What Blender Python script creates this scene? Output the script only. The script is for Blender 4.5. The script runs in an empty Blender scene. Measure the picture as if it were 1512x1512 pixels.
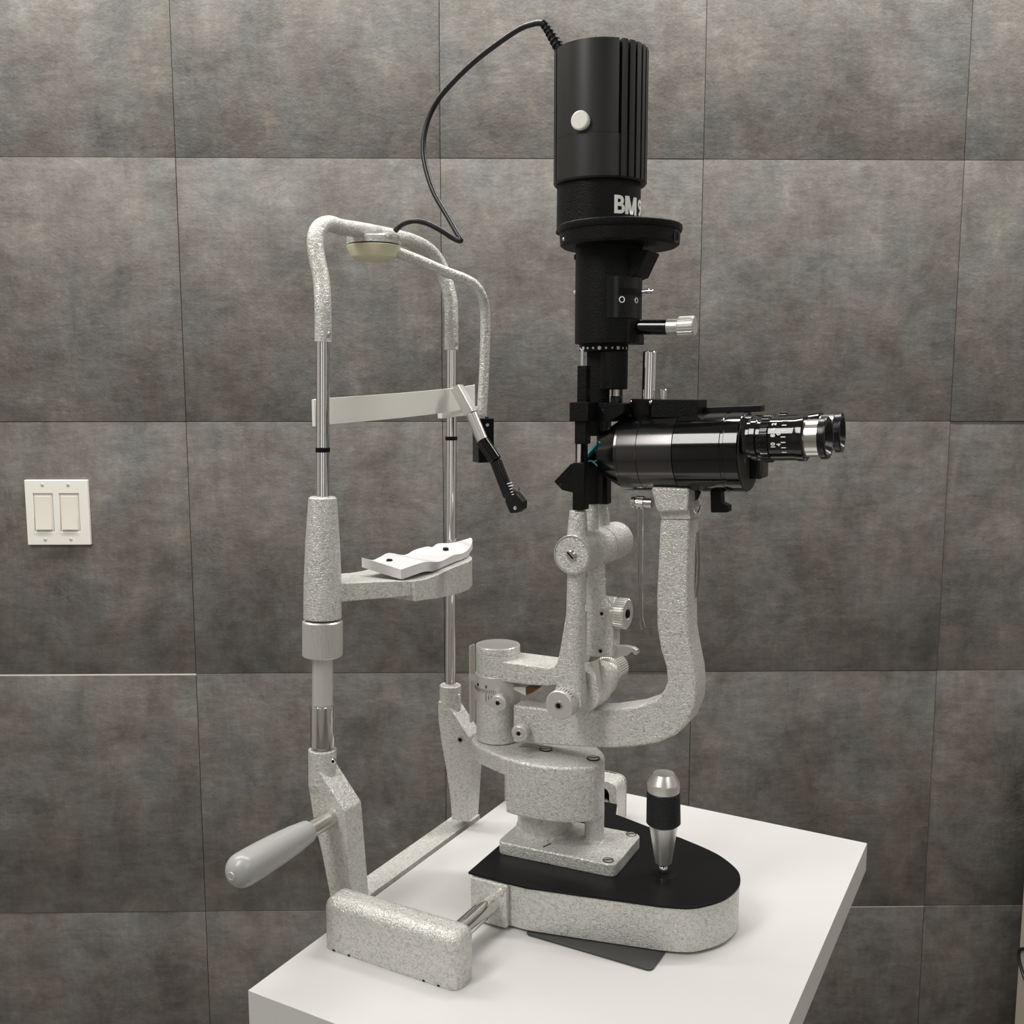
import bpy, bmesh, math, random
from mathutils import Vector, Matrix
random.seed(4)
SC = bpy.context.scene
COL = SC.collection
PI = math.pi
R = math.radians

# ------------------------------------------------------------------ frames
# Bench frame: u = towards the doctor's side, v = away along the bench edge, z = up from the table top.
YAW = R(-28.7)
CORNER = Vector((-0.2206, 0.7809, 0.75))          # front left corner of the table top, world
BENCH = Matrix.Translation(CORNER) @ Matrix.Rotation(YAW, 4, 'Z')
WYAW = R(0.85)
WALL = Matrix.Translation((0, 1.74, 0)) @ Matrix.Rotation(WYAW, 4, 'Z')
EYE = Vector((0.568, -0.579, 0.5))                 # where the photographer stood, bench frame

# ------------------------------------------------------------------ materials
def mat(name, col, rough=0.5, metal=0.0, **kw):
    m = bpy.data.materials.new(name); m.use_nodes = True
    b = m.node_tree.nodes['Principled BSDF']
    b.inputs['Base Color'].default_value = (*col, 1)
    b.inputs['Roughness'].default_value = rough
    b.inputs['Metallic'].default_value = metal
    for k, v in kw.items(): b.inputs[k].default_value = v
    return m
def nd(m, t, **props):
    n = m.node_tree.nodes.new(t)
    for k, v in props.items(): setattr(n, k, v)
    return n
def lk(m, a, b): m.node_tree.links.new(a, b)
def bsdf(m): return m.node_tree.nodes['Principled BSDF']
def ramp(m, fac, stops):
    r = nd(m, 'ShaderNodeValToRGB'); e = r.color_ramp.elements
    while len(e) < len(stops): e.new(0.5)
    for i, (p, c) in enumerate(stops):
        e[i].position = p; e[i].color = (*c, 1) if len(c) == 3 else c
    lk(m, fac, r.inputs[0]); return r.outputs[0]
def noise(m, vec, scale, detail=2, rough=0.5, dist=0.0):
    n = nd(m, 'ShaderNodeTexNoise'); n.inputs['Scale'].default_value = scale
    n.inputs['Detail'].default_value = detail; n.inputs['Roughness'].default_value = rough
    n.inputs['Distortion'].default_value = dist
    if vec is not None: lk(m, vec, n.inputs['Vector'])
    return n.outputs['Fac']
def ocoord(m): return nd(m, 'ShaderNodeTexCoord').outputs['Object']
def bump(m, h, strength, dist):
    b = nd(m, 'ShaderNodeBump'); b.inputs['Strength'].default_value = strength
    b.inputs['Distance'].default_value = dist
    lk(m, h, b.inputs['Height']); lk(m, b.outputs[0], bsdf(m).inputs['Normal'])
def mixc(m, fac, a, b, mode='MIX'):
    x = nd(m, 'ShaderNodeMix', data_type='RGBA', blend_type=mode)
    if isinstance(fac, float): x.inputs[0].default_value = fac
    else: lk(m, fac, x.inputs[0])
    for s, i in ((a, 6), (b, 7)):
        if isinstance(s, tuple): x.inputs[i].default_value = (*s, 1)
        else: lk(m, s, x.inputs[i])
    return x.outputs[2]

def hammered(name, lo, hi, scale=420):
    m = mat(name, hi, 0.36, 0.35)
    c = ocoord(m)
    n1 = noise(m, c, scale, 2.0, 0.55, 1.2)
    col = ramp(m, n1, [(0.32, lo), (0.50, hi), (0.72, tuple(x * 1.12 for x in hi))])
    lk(m, col, bsdf(m).inputs['Base Color'])
    bump(m, n1, 0.75, 0.0017)
    return m
HAM = hammered('hammered_grey_paint', (0.44, 0.44, 0.41), (0.66, 0.655, 0.62))
CHROME = mat('polished_chrome', (0.80, 0.79, 0.77), 0.08, 1.0)
STEEL = mat('brushed_steel', (0.66, 0.64, 0.60), 0.24, 1.0)
ALU = mat('satin_aluminium', (0.74, 0.73, 0.69), 0.34, 0.85)
SATIN = mat('pale_satin_metal', (0.68, 0.67, 0.63), 0.40, 0.6)
BLACK = mat('black_anodised_metal', (0.006, 0.006, 0.007), 0.24, 0.0, **{'Specular IOR Level': 0.4})
GLOSSB = mat('glossy_black_lacquer', (0.005, 0.005, 0.005), 0.09, 0.0, **{'Specular IOR Level': 0.5})
SATB = mat('satin_black_barrel', (0.095, 0.092, 0.093), 0.17, 0.95)
MATB = mat('matt_black_metal', (0.005, 0.005, 0.005), 0.45, **{'Specular IOR Level': 0.15})
DIALB = mat('dark_grey_face', (0.055, 0.055, 0.05), 0.5)
LAMPB = mat('lamp_housing_black', (0.016, 0.015, 0.014), 0.38)
COVB = mat('satin_black_sheet', (0.005, 0.005, 0.005), 0.30, **{'Specular IOR Level': 0.2})
RUBB = mat('cable_black_rubber', (0.012, 0.012, 0.012), 0.35)
CRINK = mat('black_crinkle_paint', (0.005, 0.005, 0.005), 0.42, **{'Specular IOR Level': 0.16})
_c = ocoord(CRINK); bump(CRINK, noise(CRINK, _c, 700, 2, 0.6), 0.6, 0.0009)
GRIPB = mat('black_knurled_grip', (0.010, 0.014, 0.014), 0.45)
WHITE = mat('white_print', (0.93, 0.92, 0.89), 0.5)
TABLE = mat('white_laminate', (0.62, 0.615, 0.60), 0.28)
TEDGE = mat('white_edge_band', (0.76, 0.745, 0.70), 0.4)
PLASTW = mat('white_plastic', (0.88, 0.865, 0.81), 0.38)
ROCKW = mat('ivory_rocker_plastic', (0.80, 0.76, 0.68), 0.35)
CREAM = mat('cream_plastic', (0.76, 0.72, 0.52), 0.40)
HANDLE = mat('grey_plastic_grip', (0.37, 0.37, 0.36), 0.28)
BEIGE = mat('beige_lacquer', (0.52, 0.46, 0.40), 0.45)
COPPER = mat('brown_metal', (0.22, 0.09, 0.04), 0.4, 0.6)
GLIDE = mat('dark_grey_plate', (0.060, 0.060, 0.058), 0.30, 0.3)
PAPER = mat('white_tissue_paper', (0.62, 0.605, 0.61), 0.85)
_c = nd(PAPER, 'ShaderNodeTexCoord').outputs['Object']
_w = nd(PAPER, 'ShaderNodeTexWave', wave_type='BANDS', bands_direction='Z'); _w.inputs['Scale'].default_value = 500
_w.inputs['Distortion'].default_value = 2.0
lk(PAPER, _c, _w.inputs['Vector']); bump(PAPER, _w.outputs['Fac'], 0.10, 0.0004)
TEAL = mat('cyan_mirror_coating', (0.03, 0.30, 0.36), 0.12, 0.7)
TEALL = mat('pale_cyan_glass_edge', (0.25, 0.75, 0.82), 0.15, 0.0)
GLASS = mat('clear_acrylic', (0.97, 0.98, 0.97), 0.03, 0.0, IOR=1.35)
bsdf(GLASS).inputs['Transmission Weight'].default_value = 1.0
LENS = mat('coated_lens', (0.02, 0.02, 0.025), 0.03, 0.0)
FLOORM = mat('grey_vinyl_floor', (0.22, 0.20, 0.18), 0.45)
_c = ocoord(FLOORM); lk(FLOORM, ramp(FLOORM, noise(FLOORM, _c, 6, 6, 0.6), [(0.3, (0.16, 0.15, 0.135)), (0.7, (0.27, 0.25, 0.225))]), bsdf(FLOORM).inputs['Base Color'])
CEILM = mat('white_ceiling_paint', (0.78, 0.77, 0.74), 0.9)
WALLM = mat('light_wall_paint', (0.48, 0.47, 0.455), 0.8)
GROUT = mat('dark_joint', (0.09, 0.085, 0.078), 0.9)
LITLIP = mat('pale_joint_filler', (0.75, 0.72, 0.66), 0.9)  # pale colour paints the light caught on a protruding tile lip

def wall_tile_material():
    m = mat('slate_porcelain_tile', (0.2, 0.19, 0.18), 0.55)
    tc = nd(m, 'ShaderNodeTexCoord')
    at = nd(m, 'ShaderNodeAttribute', attribute_name='tile_shift')
    add = nd(m, 'ShaderNodeVectorMath', operation='ADD')
    lk(m, tc.outputs['Object'], add.inputs[0]); lk(m, at.outputs['Vector'], add.inputs[1])
    P = add.outputs[0]
    def stretched(sx, sz):
        mp = nd(m, 'ShaderNodeMapping'); mp.inputs['Scale'].default_value = (sx, 1, sz)
        lk(m, P, mp.inputs['Vector']); return mp.outputs[0]
    big = noise(m, P, 5.5, 5, 0.62, 0.3)
    hue = noise(m, stretched(1.4, 0.9), 7.5, 5, 0.60, 0.25)
    streakh = noise(m, stretched(0.30, 1.7), 70, 5, 0.72)
    streakv = noise(m, stretched(1.7, 0.30), 62, 5, 0.72)
    fine = noise(m, P, 240, 4, 0.7)
    patch = noise(m, stretched(1.0, 0.8), 10, 7, 0.70, 0.4)
    base = ramp(m, hue, [(0.32, (0.140, 0.142, 0.133)), (0.46, (0.150, 0.144, 0.133)), (0.54, (0.153, 0.142, 0.126)), (0.62, (0.152, 0.135, 0.121)), (0.74, (0.158, 0.144, 0.126))])
    mott = noise(m, stretched(0.75, 1.25), 24, 8, 0.74, 0.2)
    v1 = ramp(m, big, [(0.32, (0.86, 0.86, 0.86)), (0.68, (1.10, 1.10, 1.10))])
    v2 = ramp(m, patch, [(0.34, (0.66, 0.65, 0.64)), (0.47, (0.93, 0.93, 0.93)), (0.57, (1.06, 1.06, 1.06)), (0.69, (1.36, 1.36, 1.34))])
    v3 = ramp(m, streakh, [(0.30, (0.88, 0.88, 0.88)), (0.72, (1.14, 1.14, 1.14))])
    v4 = ramp(m, streakv, [(0.30, (0.90, 0.90, 0.90)), (0.72, (1.12, 1.12, 1.12))])
    v5 = ramp(m, mott, [(0.30, (0.74, 0.73, 0.72)), (0.50, (1.0, 1.0, 1.0)), (0.72, (1.30, 1.30, 1.29))])
    c = mixc(m, 1.0, base, v1, 'MULTIPLY'); c = mixc(m, 1.0, c, v2, 'MULTIPLY')
    c = mixc(m, 1.0, c, v3, 'MULTIPLY'); c = mixc(m, 1.0, c, v4, 'MULTIPLY'); c = mixc(m, 1.0, c, v5, 'MULTIPLY')
    lk(m, c, bsdf(m).inputs['Base Color'])
    h1 = nd(m, 'ShaderNodeMath', operation='MULTIPLY'); lk(m, fine, h1.inputs[0]); h1.inputs[1].default_value = 0.6
    h2 = nd(m, 'ShaderNodeMath', operation='ADD'); lk(m, h1.outputs[0], h2.inputs[0]); lk(m, noise(m, P, 95, 4, 0.6), h2.inputs[1])
    bump(m, h2.outputs[0], 0.30, 0.0035)
    return m
TILE = wall_tile_material()

# ------------------------------------------------------------------ mesh builder
def V(*a): return Vector(a[0] if len(a) == 1 else a)
def frame_of(d):
    d = Vector(d).normalized()
    a = Vector((0, 0, 1)) if abs(d.z) < 0.9 else Vector((1, 0, 0))
    x = a.cross(d).normalized(); y = d.cross(x)
    return x, y, d
def rpoly(pts, r, seg=5):
    """polygon with rounded corners; r a number or one per corner"""
    out = []; n = len(pts)
    for i in range(n):
        p = Vector(pts[i]).to_2d(); a = Vector(pts[i - 1]).to_2d(); b = Vector(pts[(i + 1) % n]).to_2d()
        rr = r[i] if isinstance(r, (list, tuple)) else r
        if rr <= 0: out.append(tuple(p)); continue
        da = (a - p); db = (b - p); la = da.length; lb = db.length; da /= la; db /= lb
        ang = math.acos(max(-1, min(1, da.dot(db))))
        if ang > PI - 0.05: out.append(tuple(p)); continue
        t = min(rr / math.tan(ang / 2), 0.49 * la, 0.49 * lb)
        for k in range(seg + 1):
            s = k / seg
            q = (p + da * t) * (1 - s) ** 2 + p * 2 * s * (1 - s) + (p + db * t) * s * s
            out.append(tuple(q))
    return out
def spline(pts, per=6, closed=False):
    P = [Vector(p) for p in pts]; n = len(P); out = []
    for i in range(n if closed else n - 1):
        p1, p2 = P[i], P[(i + 1) % n]
        p0 = P[i - 1] if (closed or i > 0) else p1 * 2 - p2
        p3 = P[(i + 2) % n] if (closed or i + 2 < n) else p2 * 2 - p1
        for k in range(per):
            t = k / per
            out.append(0.5 * ((2 * p1) + (p2 - p0) * t + (2 * p0 - 5 * p1 + 4 * p2 - p3) * t * t + (3 * p1 - p0 - 3 * p2 + p3) * t ** 3))
    if not closed: out.append(P[-1].copy())
    return out

class B:
    def __init__(s): s.bm = bmesh.new(); s.flat = False
    def _merge(s, t, bev=0, seg=2, ang=28, mi=0, zsel=None):
        bmesh.ops.remove_doubles(t, verts=t.verts, dist=1e-6)
        bmesh.ops.recalc_face_normals(t, faces=t.faces)
        if bev > 0:
            ed = [e for e in t.edges if len(e.link_faces) == 2 and e.calc_face_angle(0) > R(ang) and (zsel is None or all(zsel[0] <= v.co.z <= zsel[1] for v in e.verts))]
            if ed: bmesh.ops.bevel(t, geom=ed, offset=bev, segments=seg, affect='EDGES', profile=0.5, clamp_overlap=True)
        for f in t.faces: f.material_index = mi
        me = bpy.data.meshes.new('t'); t.to_mesh(me); t.free()
        s.bm.from_mesh(me); bpy.data.meshes.remove(me)
        return s
    def prism(s, ax, pts, a0, a1, bev=0.0, seg=2, mi=0, ang=28, zsel=None):
        t = bmesh.new()
        def mk(p, a):
            return {'u': (a, p[0], p[1]), 'v': (p[0], a, p[1]), 'z': (p[0], p[1], a)}[ax]
        lo = [t.verts.new(mk(p, a0)) for p in pts]; hi = [t.verts.new(mk(p, a1)) for p in pts]
        n = len(pts)
        t.faces.new(lo); t.faces.new(hi[::-1])
        for i in range(n): t.faces.new((lo[i], hi[i], hi[(i + 1) % n], lo[(i + 1) % n]))
        return s._merge(t, bev, seg, ang, mi, zsel)
    def box(s, c0, c1, bev=0.0, seg=2, mi=0):
        return s.prism('z', [(c0[0], c0[1]), (c1[0], c0[1]), (c1[0], c1[1]), (c0[0], c1[1])], c0[2], c1[2], bev, seg, mi)
    def pillow(s, x0, x1, y0, y1, z0, z1, r, mi=0):
        def loop(o, z):
            rr = max(r - o, 0.0008)
            return [(p[0], p[1], z) for p in rpoly([(x0 + o, y0 + o), (x1 - o, y0 + o), (x1 - o, y1 - o), (x0 + o, y1 - o)], rr * 1.0, 6)]
        secs = [loop(0, z0), loop(0, z1 - r)]
        for k in range(1, 7):
            a = PI / 2 * k / 6; secs.append(loop(r * (1 - math.cos(a)), z1 - r + r * math.sin(a)))
        return s.skin(secs)
    def obox(s, c, ax, ay, az, hx, hy, hz, bev=0.0, mi=0):
        t = bmesh.new(); c = V(c); vs = []
        for k in range(8):
            q = c + V(ax) * (hx if k & 1 else -hx) + V(ay) * (hy if k & 2 else -hy) + V(az) * (hz if k & 4 else -hz)
            vs.append(t.verts.new(q))
        for f in ((0, 1, 3, 2), (4, 5, 7, 6), (0, 1, 5, 4), (2, 3, 7, 6), (0, 2, 6, 4), (1, 3, 7, 5)): t.faces.new([vs[i] for i in f])
        return s._merge(t, bev, 2, 28, mi)
    def hull(s, pts, bev=0.0, mi=0):
        t = bmesh.new()
        for p in pts: t.verts.new(p)
        r = bmesh.ops.convex_hull(t, input=t.verts)
        bmesh.ops.delete(t, geom=[g for g in r['geom_interior'] if isinstance(g, bmesh.types.BMVert)], context='VERTS')
        bmesh.ops.dissolve_limit(t, angle_limit=R(1), verts=t.verts, edges=t.edges)
        return s._merge(t, bev, 2, 28, mi)
    def lathe(s, p0, d, prof, seg=40, mi=0, teeth=0, depth=0.0, tband=None):
        """prof: (distance along d, radius); teeth make a knurl between the distances in tband"""
        x, y, d = frame_of(d); p0 = V(p0); t = bmesh.new(); rings = []
        for (h, r) in prof:
            if r <= 1e-7: rings.append([t.verts.new(p0 + d * h)]); continue
            ring = []
            kn = teeth and (tband is None or tband[0] - 1e-9 <= h <= tband[1] + 1e-9)
            for k in range(seg):
                a = 2 * PI * k / seg
                rr = r - (depth if (kn and (k * teeth * 2 // seg) % 2) else 0)
                ring.append(t.verts.new(p0 + d * h + (x * math.cos(a) + y * math.sin(a)) * rr))
            rings.append(ring)
        for a, b in zip(rings, rings[1:]):
            if len(a) == 1 and len(b) == 1: continue
            if len(a) == 1:
                for k in range(seg): t.faces.new((a[0], b[k], b[(k + 1) % seg]))
            elif len(b) == 1:
                for k in range(seg): t.faces.new((a[k], b[0], a[(k + 1) % seg]))
            else:
                for k in range(seg): t.faces.new((a[k], b[k], b[(k + 1) % seg], a[(k + 1) % seg]))
        if len(rings[0]) > 1: t.faces.new(rings[0])
        if len(rings[-1]) > 1: t.faces.new(rings[-1][::-1])
        return s._merge(t, 0, 1, 28, mi)
    def cyl(s, p0, p1, r, r1=None, bev=0.0008, seg=36, mi=0):
        p0 = V(p0); p1 = V(p1); L = (p1 - p0).length; r1 = r if r1 is None else r1
        b = min(bev, L * 0.3, r * 0.4)
        return s.lathe(p0, p1 - p0, [(0, 0), (0, r - b), (b, r), (L - b, r1), (L, r1 - b), (L, 0)], seg, mi)
    def tube(s, pts, r, seg=16, mi=0):
        P = [V(p) for p in pts]; n = len(P); t = bmesh.new(); rings = []; x = None
        for i in range(n):
            d = (P[min(i + 1, n - 1)] - P[max(i - 1, 0)]).normalized()
            if x is None: x, y, _ = frame_of(d)
            x = (x - d * x.dot(d)).normalized(); y = d.cross(x)
            rr = r[i] if isinstance(r, (list, tuple)) else r
            rings.append([t.verts.new(P[i] + (x * math.cos(2 * PI * k / seg) + y * math.sin(2 * PI * k / seg)) * rr) for k in range(seg)])
        for a, b in zip(rings, rings[1:]):
            for k in range(seg): t.faces.new((a[k], b[k], b[(k + 1) % seg], a[(k + 1) % seg]))
        t.faces.new(rings[0]); t.faces.new(rings[-1][::-1])
        return s._merge(t, 0, 1, 28, mi)
    def ball(s, c, r, mi=0, seg=20):
        return s.lathe(V(c) - V(0, 0, r), (0, 0, 1), [(r - r * math.cos(PI * k / 12), r * math.sin(PI * k / 12)) for k in range(13)], seg, mi)
    def skin(s, sections, closed_ring=True, bev=0.0, mi=0):
        """sections: equal-length loops of points; joined and capped"""
        t = bmesh.new(); L = [[t.verts.new(p) for p in sec] for sec in sections]; n = len(L[0])
        for a, b in zip(L, L[1:]):
            for k in range(n if closed_ring else n - 1): t.faces.new((a[k], b[k], b[(k + 1) % n], a[(k + 1) % n]))
        t.faces.new(L[0]); t.faces.new(L[-1][::-1])
        return s._merge(t, bev, 2, 28, mi)
    def socket(s, c, d, r):
        d = V(d).normalized(); c = V(c)
        s.lathe(c, d, [(-0.002, r), (0.0006, r), (0.0009, r * 0.85), (0.0009, r * 0.58), (0.0004, r * 0.55)], 20, 0)
        return s.lathe(c, d, [(-0.001, r * 0.6), (0.0005, r * 0.58), (0.0005, 0)], 20, 1)
    def screw(s, c, d, r, h=0.0012, slot=True, mi=0):
        """slotted screw head whose rim stands h proud of c along d"""
        x, y, d = frame_of(d); c = V(c)
        s.lathe(c - d * 0.001, d, [(0, r), (h * 0.6 + 0.001, r), (h + 0.001, r * 0.8), (h + 0.001, 0)], 20, mi)
        return s

ROOT = {}
def link(o): COL.objects.link(o); return o
def root(name, origin, label, cat, group=None, fr=BENCH):
    e = bpy.data.objects.new(name, None); link(e)
    e.empty_display_size = 0.02
    e.matrix_world = fr @ Matrix.Translation(origin)
    e['label'] = label; e['category'] = cat
    if group: e['group'] = group
    ROOT[e.name] = Vector(origin)
    return e
def org(o):
    while o.parent: o = o.parent
    return ROOT[o.name]
def part(name, b, mats, parent, label=None, sharp=32):
    me = bpy.data.meshes.new(name)
    bmesh.ops.translate(b.bm, verts=b.bm.verts, vec=-org(parent))
    b.bm.to_mesh(me); b.bm.free()
    for m in (mats if isinstance(mats, (list, tuple)) else [mats]): me.materials.append(m)
    for p in me.polygons: p.use_smooth = True
    me.set_sharp_from_angle(angle=R(sharp))
    o = bpy.data.objects.new(name, me); link(o); o.parent = parent
    w = o.modifiers.new('weighted_normals', 'WEIGHTED_NORMAL'); w.keep_sharp = True; w.weight = 80
    if label: o['label'] = label
    return o
def solo(name, b, mats, origin, label, cat, fr=BENCH, kind=None, group=None, sharp=32):
    me = bpy.data.meshes.new(name)
    bmesh.ops.translate(b.bm, verts=b.bm.verts, vec=-Vector(origin))
    b.bm.to_mesh(me); b.bm.free()
    for m in (mats if isinstance(mats, (list, tuple)) else [mats]): me.materials.append(m)
    for p in me.polygons: p.use_smooth = True
    me.set_sharp_from_angle(angle=R(sharp))
    o = bpy.data.objects.new(name, me); link(o)
    o.matrix_world = fr @ Matrix.Translation(origin)
    if label: o['label'] = label
    if cat: o['category'] = cat
    if kind: o['kind'] = kind
    if group: o['group'] = group
    ROOT[o.name] = Vector(origin)
    return o

def text_polys(txt, size, bold=0.0):
    cu = bpy.data.curves.new('txt', 'FONT'); cu.body = txt; cu.size = size; cu.offset = bold
    cu.resolution_u = 4; cu.fill_mode = 'BOTH'
    o = bpy.data.objects.new('txt', cu); link(o)
    bpy.context.view_layer.update()
    dg = bpy.context.evaluated_depsgraph_get()
    me = bpy.data.meshes.new_from_object(o.evaluated_get(dg))
    bpy.data.objects.remove(o); bpy.data.curves.remove(cu)
    return me
def text_on_cyl(b, txt, size, c, ax, r, facing, a0, t0, bold=0.0, mi=0, center=False, squeeze=1.0, mesh=None):
    """letters wrapped on a cylinder: up along ax, running to the right of `facing`"""
    me = mesh or text_polys(txt, size, bold)
    ax = V(ax).normalized(); f = V(facing); f = (f - ax * f.dot(ax)).normalized(); rt = ax.cross(f)
    xs = [v.co.x for v in me.vertices]; x0 = min(xs); w = max(xs) - x0
    t = bmesh.new(); t.from_mesh(me); bpy.data.meshes.remove(me)
    bmesh.ops.triangulate(t, faces=t.faces)
    for _ in range(2):
        long = [e for e in t.edges if e.calc_length() > size * 0.2]
        if long: bmesh.ops.subdivide_edges(t, edges=long, cuts=1)
        bmesh.ops.triangulate(t, faces=t.faces)
    ext = bmesh.ops.extrude_face_region(t, geom=t.faces[:])
    top = {v for v in ext['geom'] if isinstance(v, bmesh.types.BMVert)}
    for v in t.verts:
        a = a0 + (v.co.x - x0 - (w / 2 if center else 0)) * squeeze / r
        rr = r + (0.00025 if v in top else -0.0002)
        v.co = V(c) + ax * (t0 + v.co.y) + (f * math.cos(a) + rt * math.sin(a)) * rr
    return b._merge(t, 0, 1, 28, mi)
def around(c, ax, facing, a, r, t=0.0):
    ax = V(ax).normalized(); f = V(facing); f = (f - ax * f.dot(ax)).normalized(); rt = ax.cross(f)
    return V(c) + ax * t + (f * math.cos(a) + rt * math.sin(a)) * r, f * math.cos(a) + rt * math.sin(a)
def to_eye(p):
    return EYE - V(p)

# ================================================================== ROOM
ROOM = Matrix.Identity(4)
b = B().box((-2.6, -2.4, -0.05), (2.6, 1.9, 0.0))
solo('floor', b, FLOORM, (0, 0, 0), None, None, ROOM, 'structure')
b = B().box((-2.6, -2.4, 2.50), (2.6, 1.9, 2.55))
solo('ceiling', b, CEILM, (0, 0, 2.50), None, None, ROOM, 'structure')
b = B().box((-2.62, -2.4, 0), (-2.55, 1.9, 2.50)); solo('wall_left', b, WALLM, (-2.6, 0, 0), None, None, ROOM, 'structure')
b = B().box((2.55, -2.4, 0), (2.62, 1.9, 2.50)); solo('wall_right', b, WALLM, (2.6, 0, 0), None, None, ROOM, 'structure')
b = B().box((-2.6, -2.45, 0), (2.6, -2.38, 2.50)); solo('wall_front', b, WALLM, (0, -2.4, 0), None, None, ROOM, 'structure')

def tile_wall():
    b = B(); b.box((-2.7, 0.006, 0), (2.7, 0.06, 2.50), mi=1)
    lay = b.bm.verts.layers.float_vector.new('tile_shift')
    xs = [-0.5615 + 0.4416 * k for k in range(-5, 8)]
    zs = [-0.150, 0.296, 0.744, 1.1902, 1.6293, 2.0745, 2.52]
    for i in range(len(xs) - 1):
        for j in range(len(zs) - 1):
            x0, x1, z0, z1 = xs[i], xs[i + 1], max(zs[j], 0.0), min(zs[j + 1], 2.50)
            gl = 0.00038
            top = gl
            if j == 1 and x1 < -0.5: top = 0.0026          # room for the painted lit tile lip left of the chin rest
            if j == 0 and 0.3 < x0 < 0.4: top = 0.0020      # room for the painted lit tile lip right of the table
            n0 = len(b.bm.verts)
            dy = random.uniform(-0.0012, 0.0012)
            ty = [dy + random.uniform(-0.0006, 0.0006) for _ in range(4)]
            t = bmesh.new()
            c = [(x0 + gl, z0 + gl), (x1 - gl, z0 + gl), (x1 - gl, z1 - top), (x0 + gl, z1 - top)]
            fr = [t.verts.new((p[0], ty[k], p[1])) for k, p in enumerate(c)]
            bk = [t.verts.new((p[0], 0.012, p[1])) for p in c]
            t.faces.new(fr); t.faces.new(bk[::-1])
            for k in range(4): t.faces.new((fr[k], bk[k], bk[(k + 1) % 4], fr[(k + 1) % 4]))
            b._merge(t, 0.0007, 2, 28, 0)
            b.bm.verts.ensure_lookup_table()
            sh = Vector((random.uniform(-9, 9), random.uniform(-9, 9), random.uniform(-9, 9)))
            lay = b.bm.verts.layers.float_vector['tile_shift']
            for v in b.bm.verts[n0:]: v[lay] = sh
            if top > 0.001:
                b.box((x0, 0.0002, z1 - top), (x1, 0.012, z1 - gl * 0.5), mi=2)
    return b
solo('wall_back', tile_wall(), [TILE, GROUT, LITLIP], (0, 0, 0), None, None, WALL, 'structure')

# ------------------------------------------------------------------ light switch
lo, hi = [(-0.8481, 0.9769), (-0.7272, 1.0906)]
x0, x1, z0, z1 = -0.8412, -0.7330, 0.9770, 1.0905
sw = root('light_switch', (-0.787, 0.0, z0), 'white double rocker light switch plate on the grey tiled wall', 'light switch', fr=WALL)
ops = [[(-0.8314, 1.0008), (-0.7937, 1.0671)], [(-0.787, 0.9995), (-0.7471, 1.0658)]]
ops = [((-0.8274, 1.0006), (-0.7940, 1.0666)), ((-0.7827, 1.0004), (-0.7493, 1.0664))]
b = B()
xs = [x0, ops[0][0][0], ops[0][1][0], ops[1][0][0], ops[1][1][0], x1]; zs = [z0, ops[0][0][1], ops[0][1][1], z1]
plate = bmesh.new()
def grid_plate(xs, zs, skip, y0, y1):
    t = bmesh.new(); f = {}; k = {}
    for i, x in enumerate(xs):
        for j, z in enumerate(zs): f[i, j] = t.verts.new((x, y0, z)); k[i, j] = t.verts.new((x, y1, z))
    cells = {(i, j) for i in range(len(xs) - 1) for j in range(len(zs) - 1)} - set(skip)
    for (i, j) in cells:
        q = [(i, j), (i + 1, j), (i + 1, j + 1), (i, j + 1)]
        t.faces.new([f[c] for c in q]); t.faces.new([k[c] for c in q][::-1])
        for a, c, nb in ((q[0], q[1], (i, j - 1)), (q[1], q[2], (i + 1, j)), (q[2], q[3], (i, j + 1)), (q[3], q[0], (i - 1, j))):
            if nb not in cells: t.faces.new((f[a], k[a], k[c], f[c]))
    return t
plate.free()
b._merge(grid_plate(xs, zs, [(1, 1), (3, 1)], -0.0072, 0.0006), 0.0014, 3)
part('cover_plate', b, PLASTW, sw)
for (a, c) in ops:
    b = B(); g = 0.0006
    b.prism('u', [(-0.0005, a[1] + g), (-0.0060, a[1] + g), (-0.0060, c[1] - g), (-0.0005, c[1] - g)], a[0] + g, c[0] - g, 0.0004)
    f = part('rocker_frame', b, ROCKW, sw)
    b = B(); m = 0.5 * (a[1] + c[1])
    b.prism('u', [(-0.004, a[1] + 0.0035), (-0.0100, a[1] + 0.0035), (-0.0072, m), (-0.0068, c[1] - 0.0040), (-0.004, c[1] - 0.0040)], a[0] + 0.0025, c[0] - 0.0035, 0.0006, ang=10)
    part('rocker', b, ROCKW, f)
for sx in (-0.8103, -0.7660):
    for szz in (0.9865, 1.0815):
        b = B(); b.lathe((sx, -0.0066, szz), (0, -1, 0), [(0, 0.0030), (0.0006, 0.0030), (0.0012, 0.0022), (0.0012, 0)], 16)
        part('screw', b, SATIN, sw)

# ------------------------------------------------------------------ beige cabinet at the right edge
cb = root('cabinet', (1.1, 1.5, 0.0), 'beige upright cabinet at the right edge of the photo by the wall', 'cabinet', fr=ROOM)
b = B().box((0.9215, 1.36, 0.0), (1.32, 1.71, 0.62), 0.004); part('body', b, BEIGE, cb)
b = B().box((0.935, 1.352, 0.06), (1.31, 1.3595, 0.60), 0.002); d_ = part('door', b, BEIGE, cb)
b = B().tube([(1.27, 1.353, 0.38), (1.27, 1.332, 0.38), (1.27, 1.332, 0.52), (1.27, 1.353, 0.52)], 0.006); part('handle', b, STEEL, d_)
b = B().tube(spline([(0.9180, 1.56, 0.262), (0.9180, 1.62, 0.262), (0.9185, 1.68, 0.252), (0.9190, 1.705, 0.232), (0.9185, 1.690, 0.207), (0.9180, 1.655, 0.187), (0.9180, 1.60, 0.168), (0.9180, 1.52, 0.150)], 5), 0.0028)
solo('cable', b, RUBB, (0.918, 1.6, 0.15), 'black cable looping on the side of the beige cabinet', 'cable', ROOM)

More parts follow.
